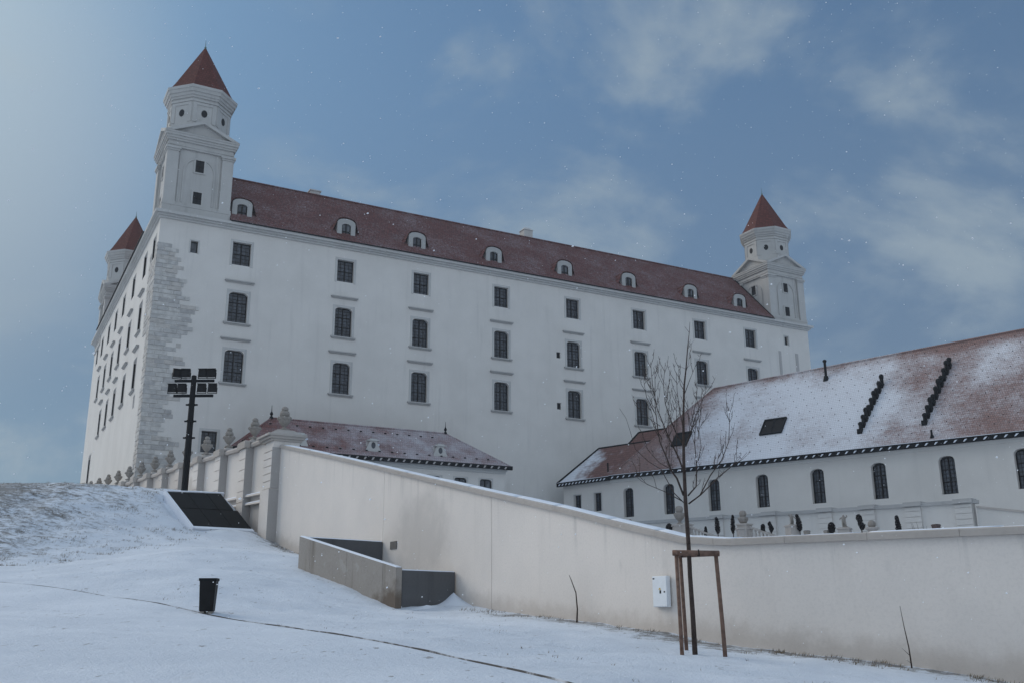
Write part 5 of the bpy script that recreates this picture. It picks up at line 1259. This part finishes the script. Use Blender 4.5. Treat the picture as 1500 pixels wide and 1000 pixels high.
# ------------------------------------------------------------------ dry grass poking out of the snow
gmb = MB(); rnd = random.Random(11)
def blades(x, y, n, hgt, spread):
    z = gz(x, y)
    for _ in range(n):
        a = rnd.uniform(0, 2*PI); bx, by = x+rnd.uniform(-spread, spread), y+rnd.uniform(-spread, spread); l = hgt*rnd.uniform(.4, 1); ln_ = rnd.uniform(.3, 1.2)*l
        w = .008; ex, ey = bx+math.cos(a)*ln_+.4*l, by+math.sin(a)*ln_
        px, py = -math.sin(a)*w, math.cos(a)*w
        gmb.poly([(bx-px, by-py, z-.01), (bx+px, by+py, z-.01), (ex, ey, z+l)], rnd.choice((0, 0, 1)))
cnt = 0
while cnt < 2600:
    x, y = rnd.uniform(-34, -13), rnd.uniform(34, 54)
    m_ = mound_mask(x, y)
    if m_ > .2 and noise.noise((x*.9, y*1.5, 7))+.25*noise.noise((x*3, y*3, 1)) > rnd.uniform(-.05, .35): blades(x, y, 4, .11, .10); cnt += 1
for _ in range(420):
    s = rnd.uniform(0, 31); y = .08+abs(rnd.gauss(0, .45))
    if 11.5 < s < 20.5: continue
    X, Y, _z = wloc(s, y, 0)
    if noise.noise((X*.8, Y*.8, 5)) > -.05: blades(X, Y, 4, .09, .09)
for _ in range(240):
    t = rnd.uniform(0, 9); y = .08+abs(rnd.gauss(0, .5)); X, Y = 4.57+t*.766-.6428*y, 24-t*.6428-.766*y
    if noise.noise((X*.8, Y*.8, 5)) > -.1: blades(X, Y, 4, .08, .08)
for _ in range(700):
    x, y = rnd.uniform(-13, 9), rnd.uniform(14, 46)
    if wall_side(x, y) < -.4 and edge_signed(x, y) > .15 and noise.noise((x*.5, y*.5, 8)) > .15: blades(x, y, 3, .06, .10)
tag(gmb.build('dry_grass', [plain('dry grass', (0.22, 0.17, 0.11), .9, .1).m, plain('dark grass', (0.11, 0.095, 0.07), .9, .1).m], recalc=False), 'dry grass blades poking through the snow on the mound and wall foot', 'grass', None, 'stuff')

# ------------------------------------------------------------------ falling snow
fm = MB(); rnd = random.Random(99)
for _ in range(2300):
    y = 5+27*rnd.random()**.75; x = rnd.uniform(-.58, .58)*y; zlo = base_z(x, y)[0]; z = 1.6+rnd.uniform(-.08, .72)*y
    if z < zlo+.2 or wall_side(x, y) > -.3 and z < 4: continue
    r = rnd.uniform(.003, .0085); sx = r*rnd.uniform(.7, 1.5)
    P8 = [(x+sx,y,z),(x,y+r,z),(x-sx,y,z),(x,y-r,z)]; t, b = (x+r*.4,y,z+r), (x,y,z-r)
    for k in range(4): fm.poly([P8[k], P8[(k+1)%4], t]); fm.poly([P8[(k+1)%4], P8[k], b])
flake = bpy.data.materials.new('snowflake'); flake.use_nodes = True; _n2, _l2 = flake.node_tree.nodes, flake.node_tree.links; _n2.clear()
_o = _n2.new('ShaderNodeOutputMaterial'); _m = _n2.new('ShaderNodeMixShader'); _d = _n2.new('ShaderNodeBsdfDiffuse'); _t = _n2.new('ShaderNodeBsdfTranslucent'); _m.inputs[0].default_value = 0.5
for q_ in (_d, _t): q_.inputs['Color'].default_value = (0.95, 0.96, 0.98, 1)
_l2.new(_d.outputs[0], _m.inputs[1]); _l2.new(_t.outputs[0], _m.inputs[2]); _l2.new(_m.outputs[0], _o.inputs[0])
tag(fm.build('snowfall', flake, recalc=False), 'snowflakes drifting through the air', 'snow', None, 'stuff')

# ------------------------------------------------------------------ snowy air
hz = MB(); hz.box(-850, 850, -850, 850, -130, 72); ho = hz.build('haze', [bpy.data.materials.new('snowy air')]); hmt = ho.data.materials[0]; hmt.use_nodes = True
for n_ in list(hmt.node_tree.nodes):
    if n_.type == 'BSDF_PRINCIPLED': hmt.node_tree.nodes.remove(n_)
pv = hmt.node_tree.nodes.new('ShaderNodeVolumePrincipled'); pv.inputs['Color'].default_value = (0.86, 0.90, 0.95, 1); pv.inputs['Density'].default_value = 0.00028; pv.inputs['Anisotropy'].default_value = 0.2
hmt.node_tree.links.new(pv.outputs[0], [n_ for n_ in hmt.node_tree.nodes if n_.type == 'OUTPUT_MATERIAL'][0].inputs['Volume'])
tag(ho, 'thin snowy haze filling the air', 'haze', None, 'stuff')
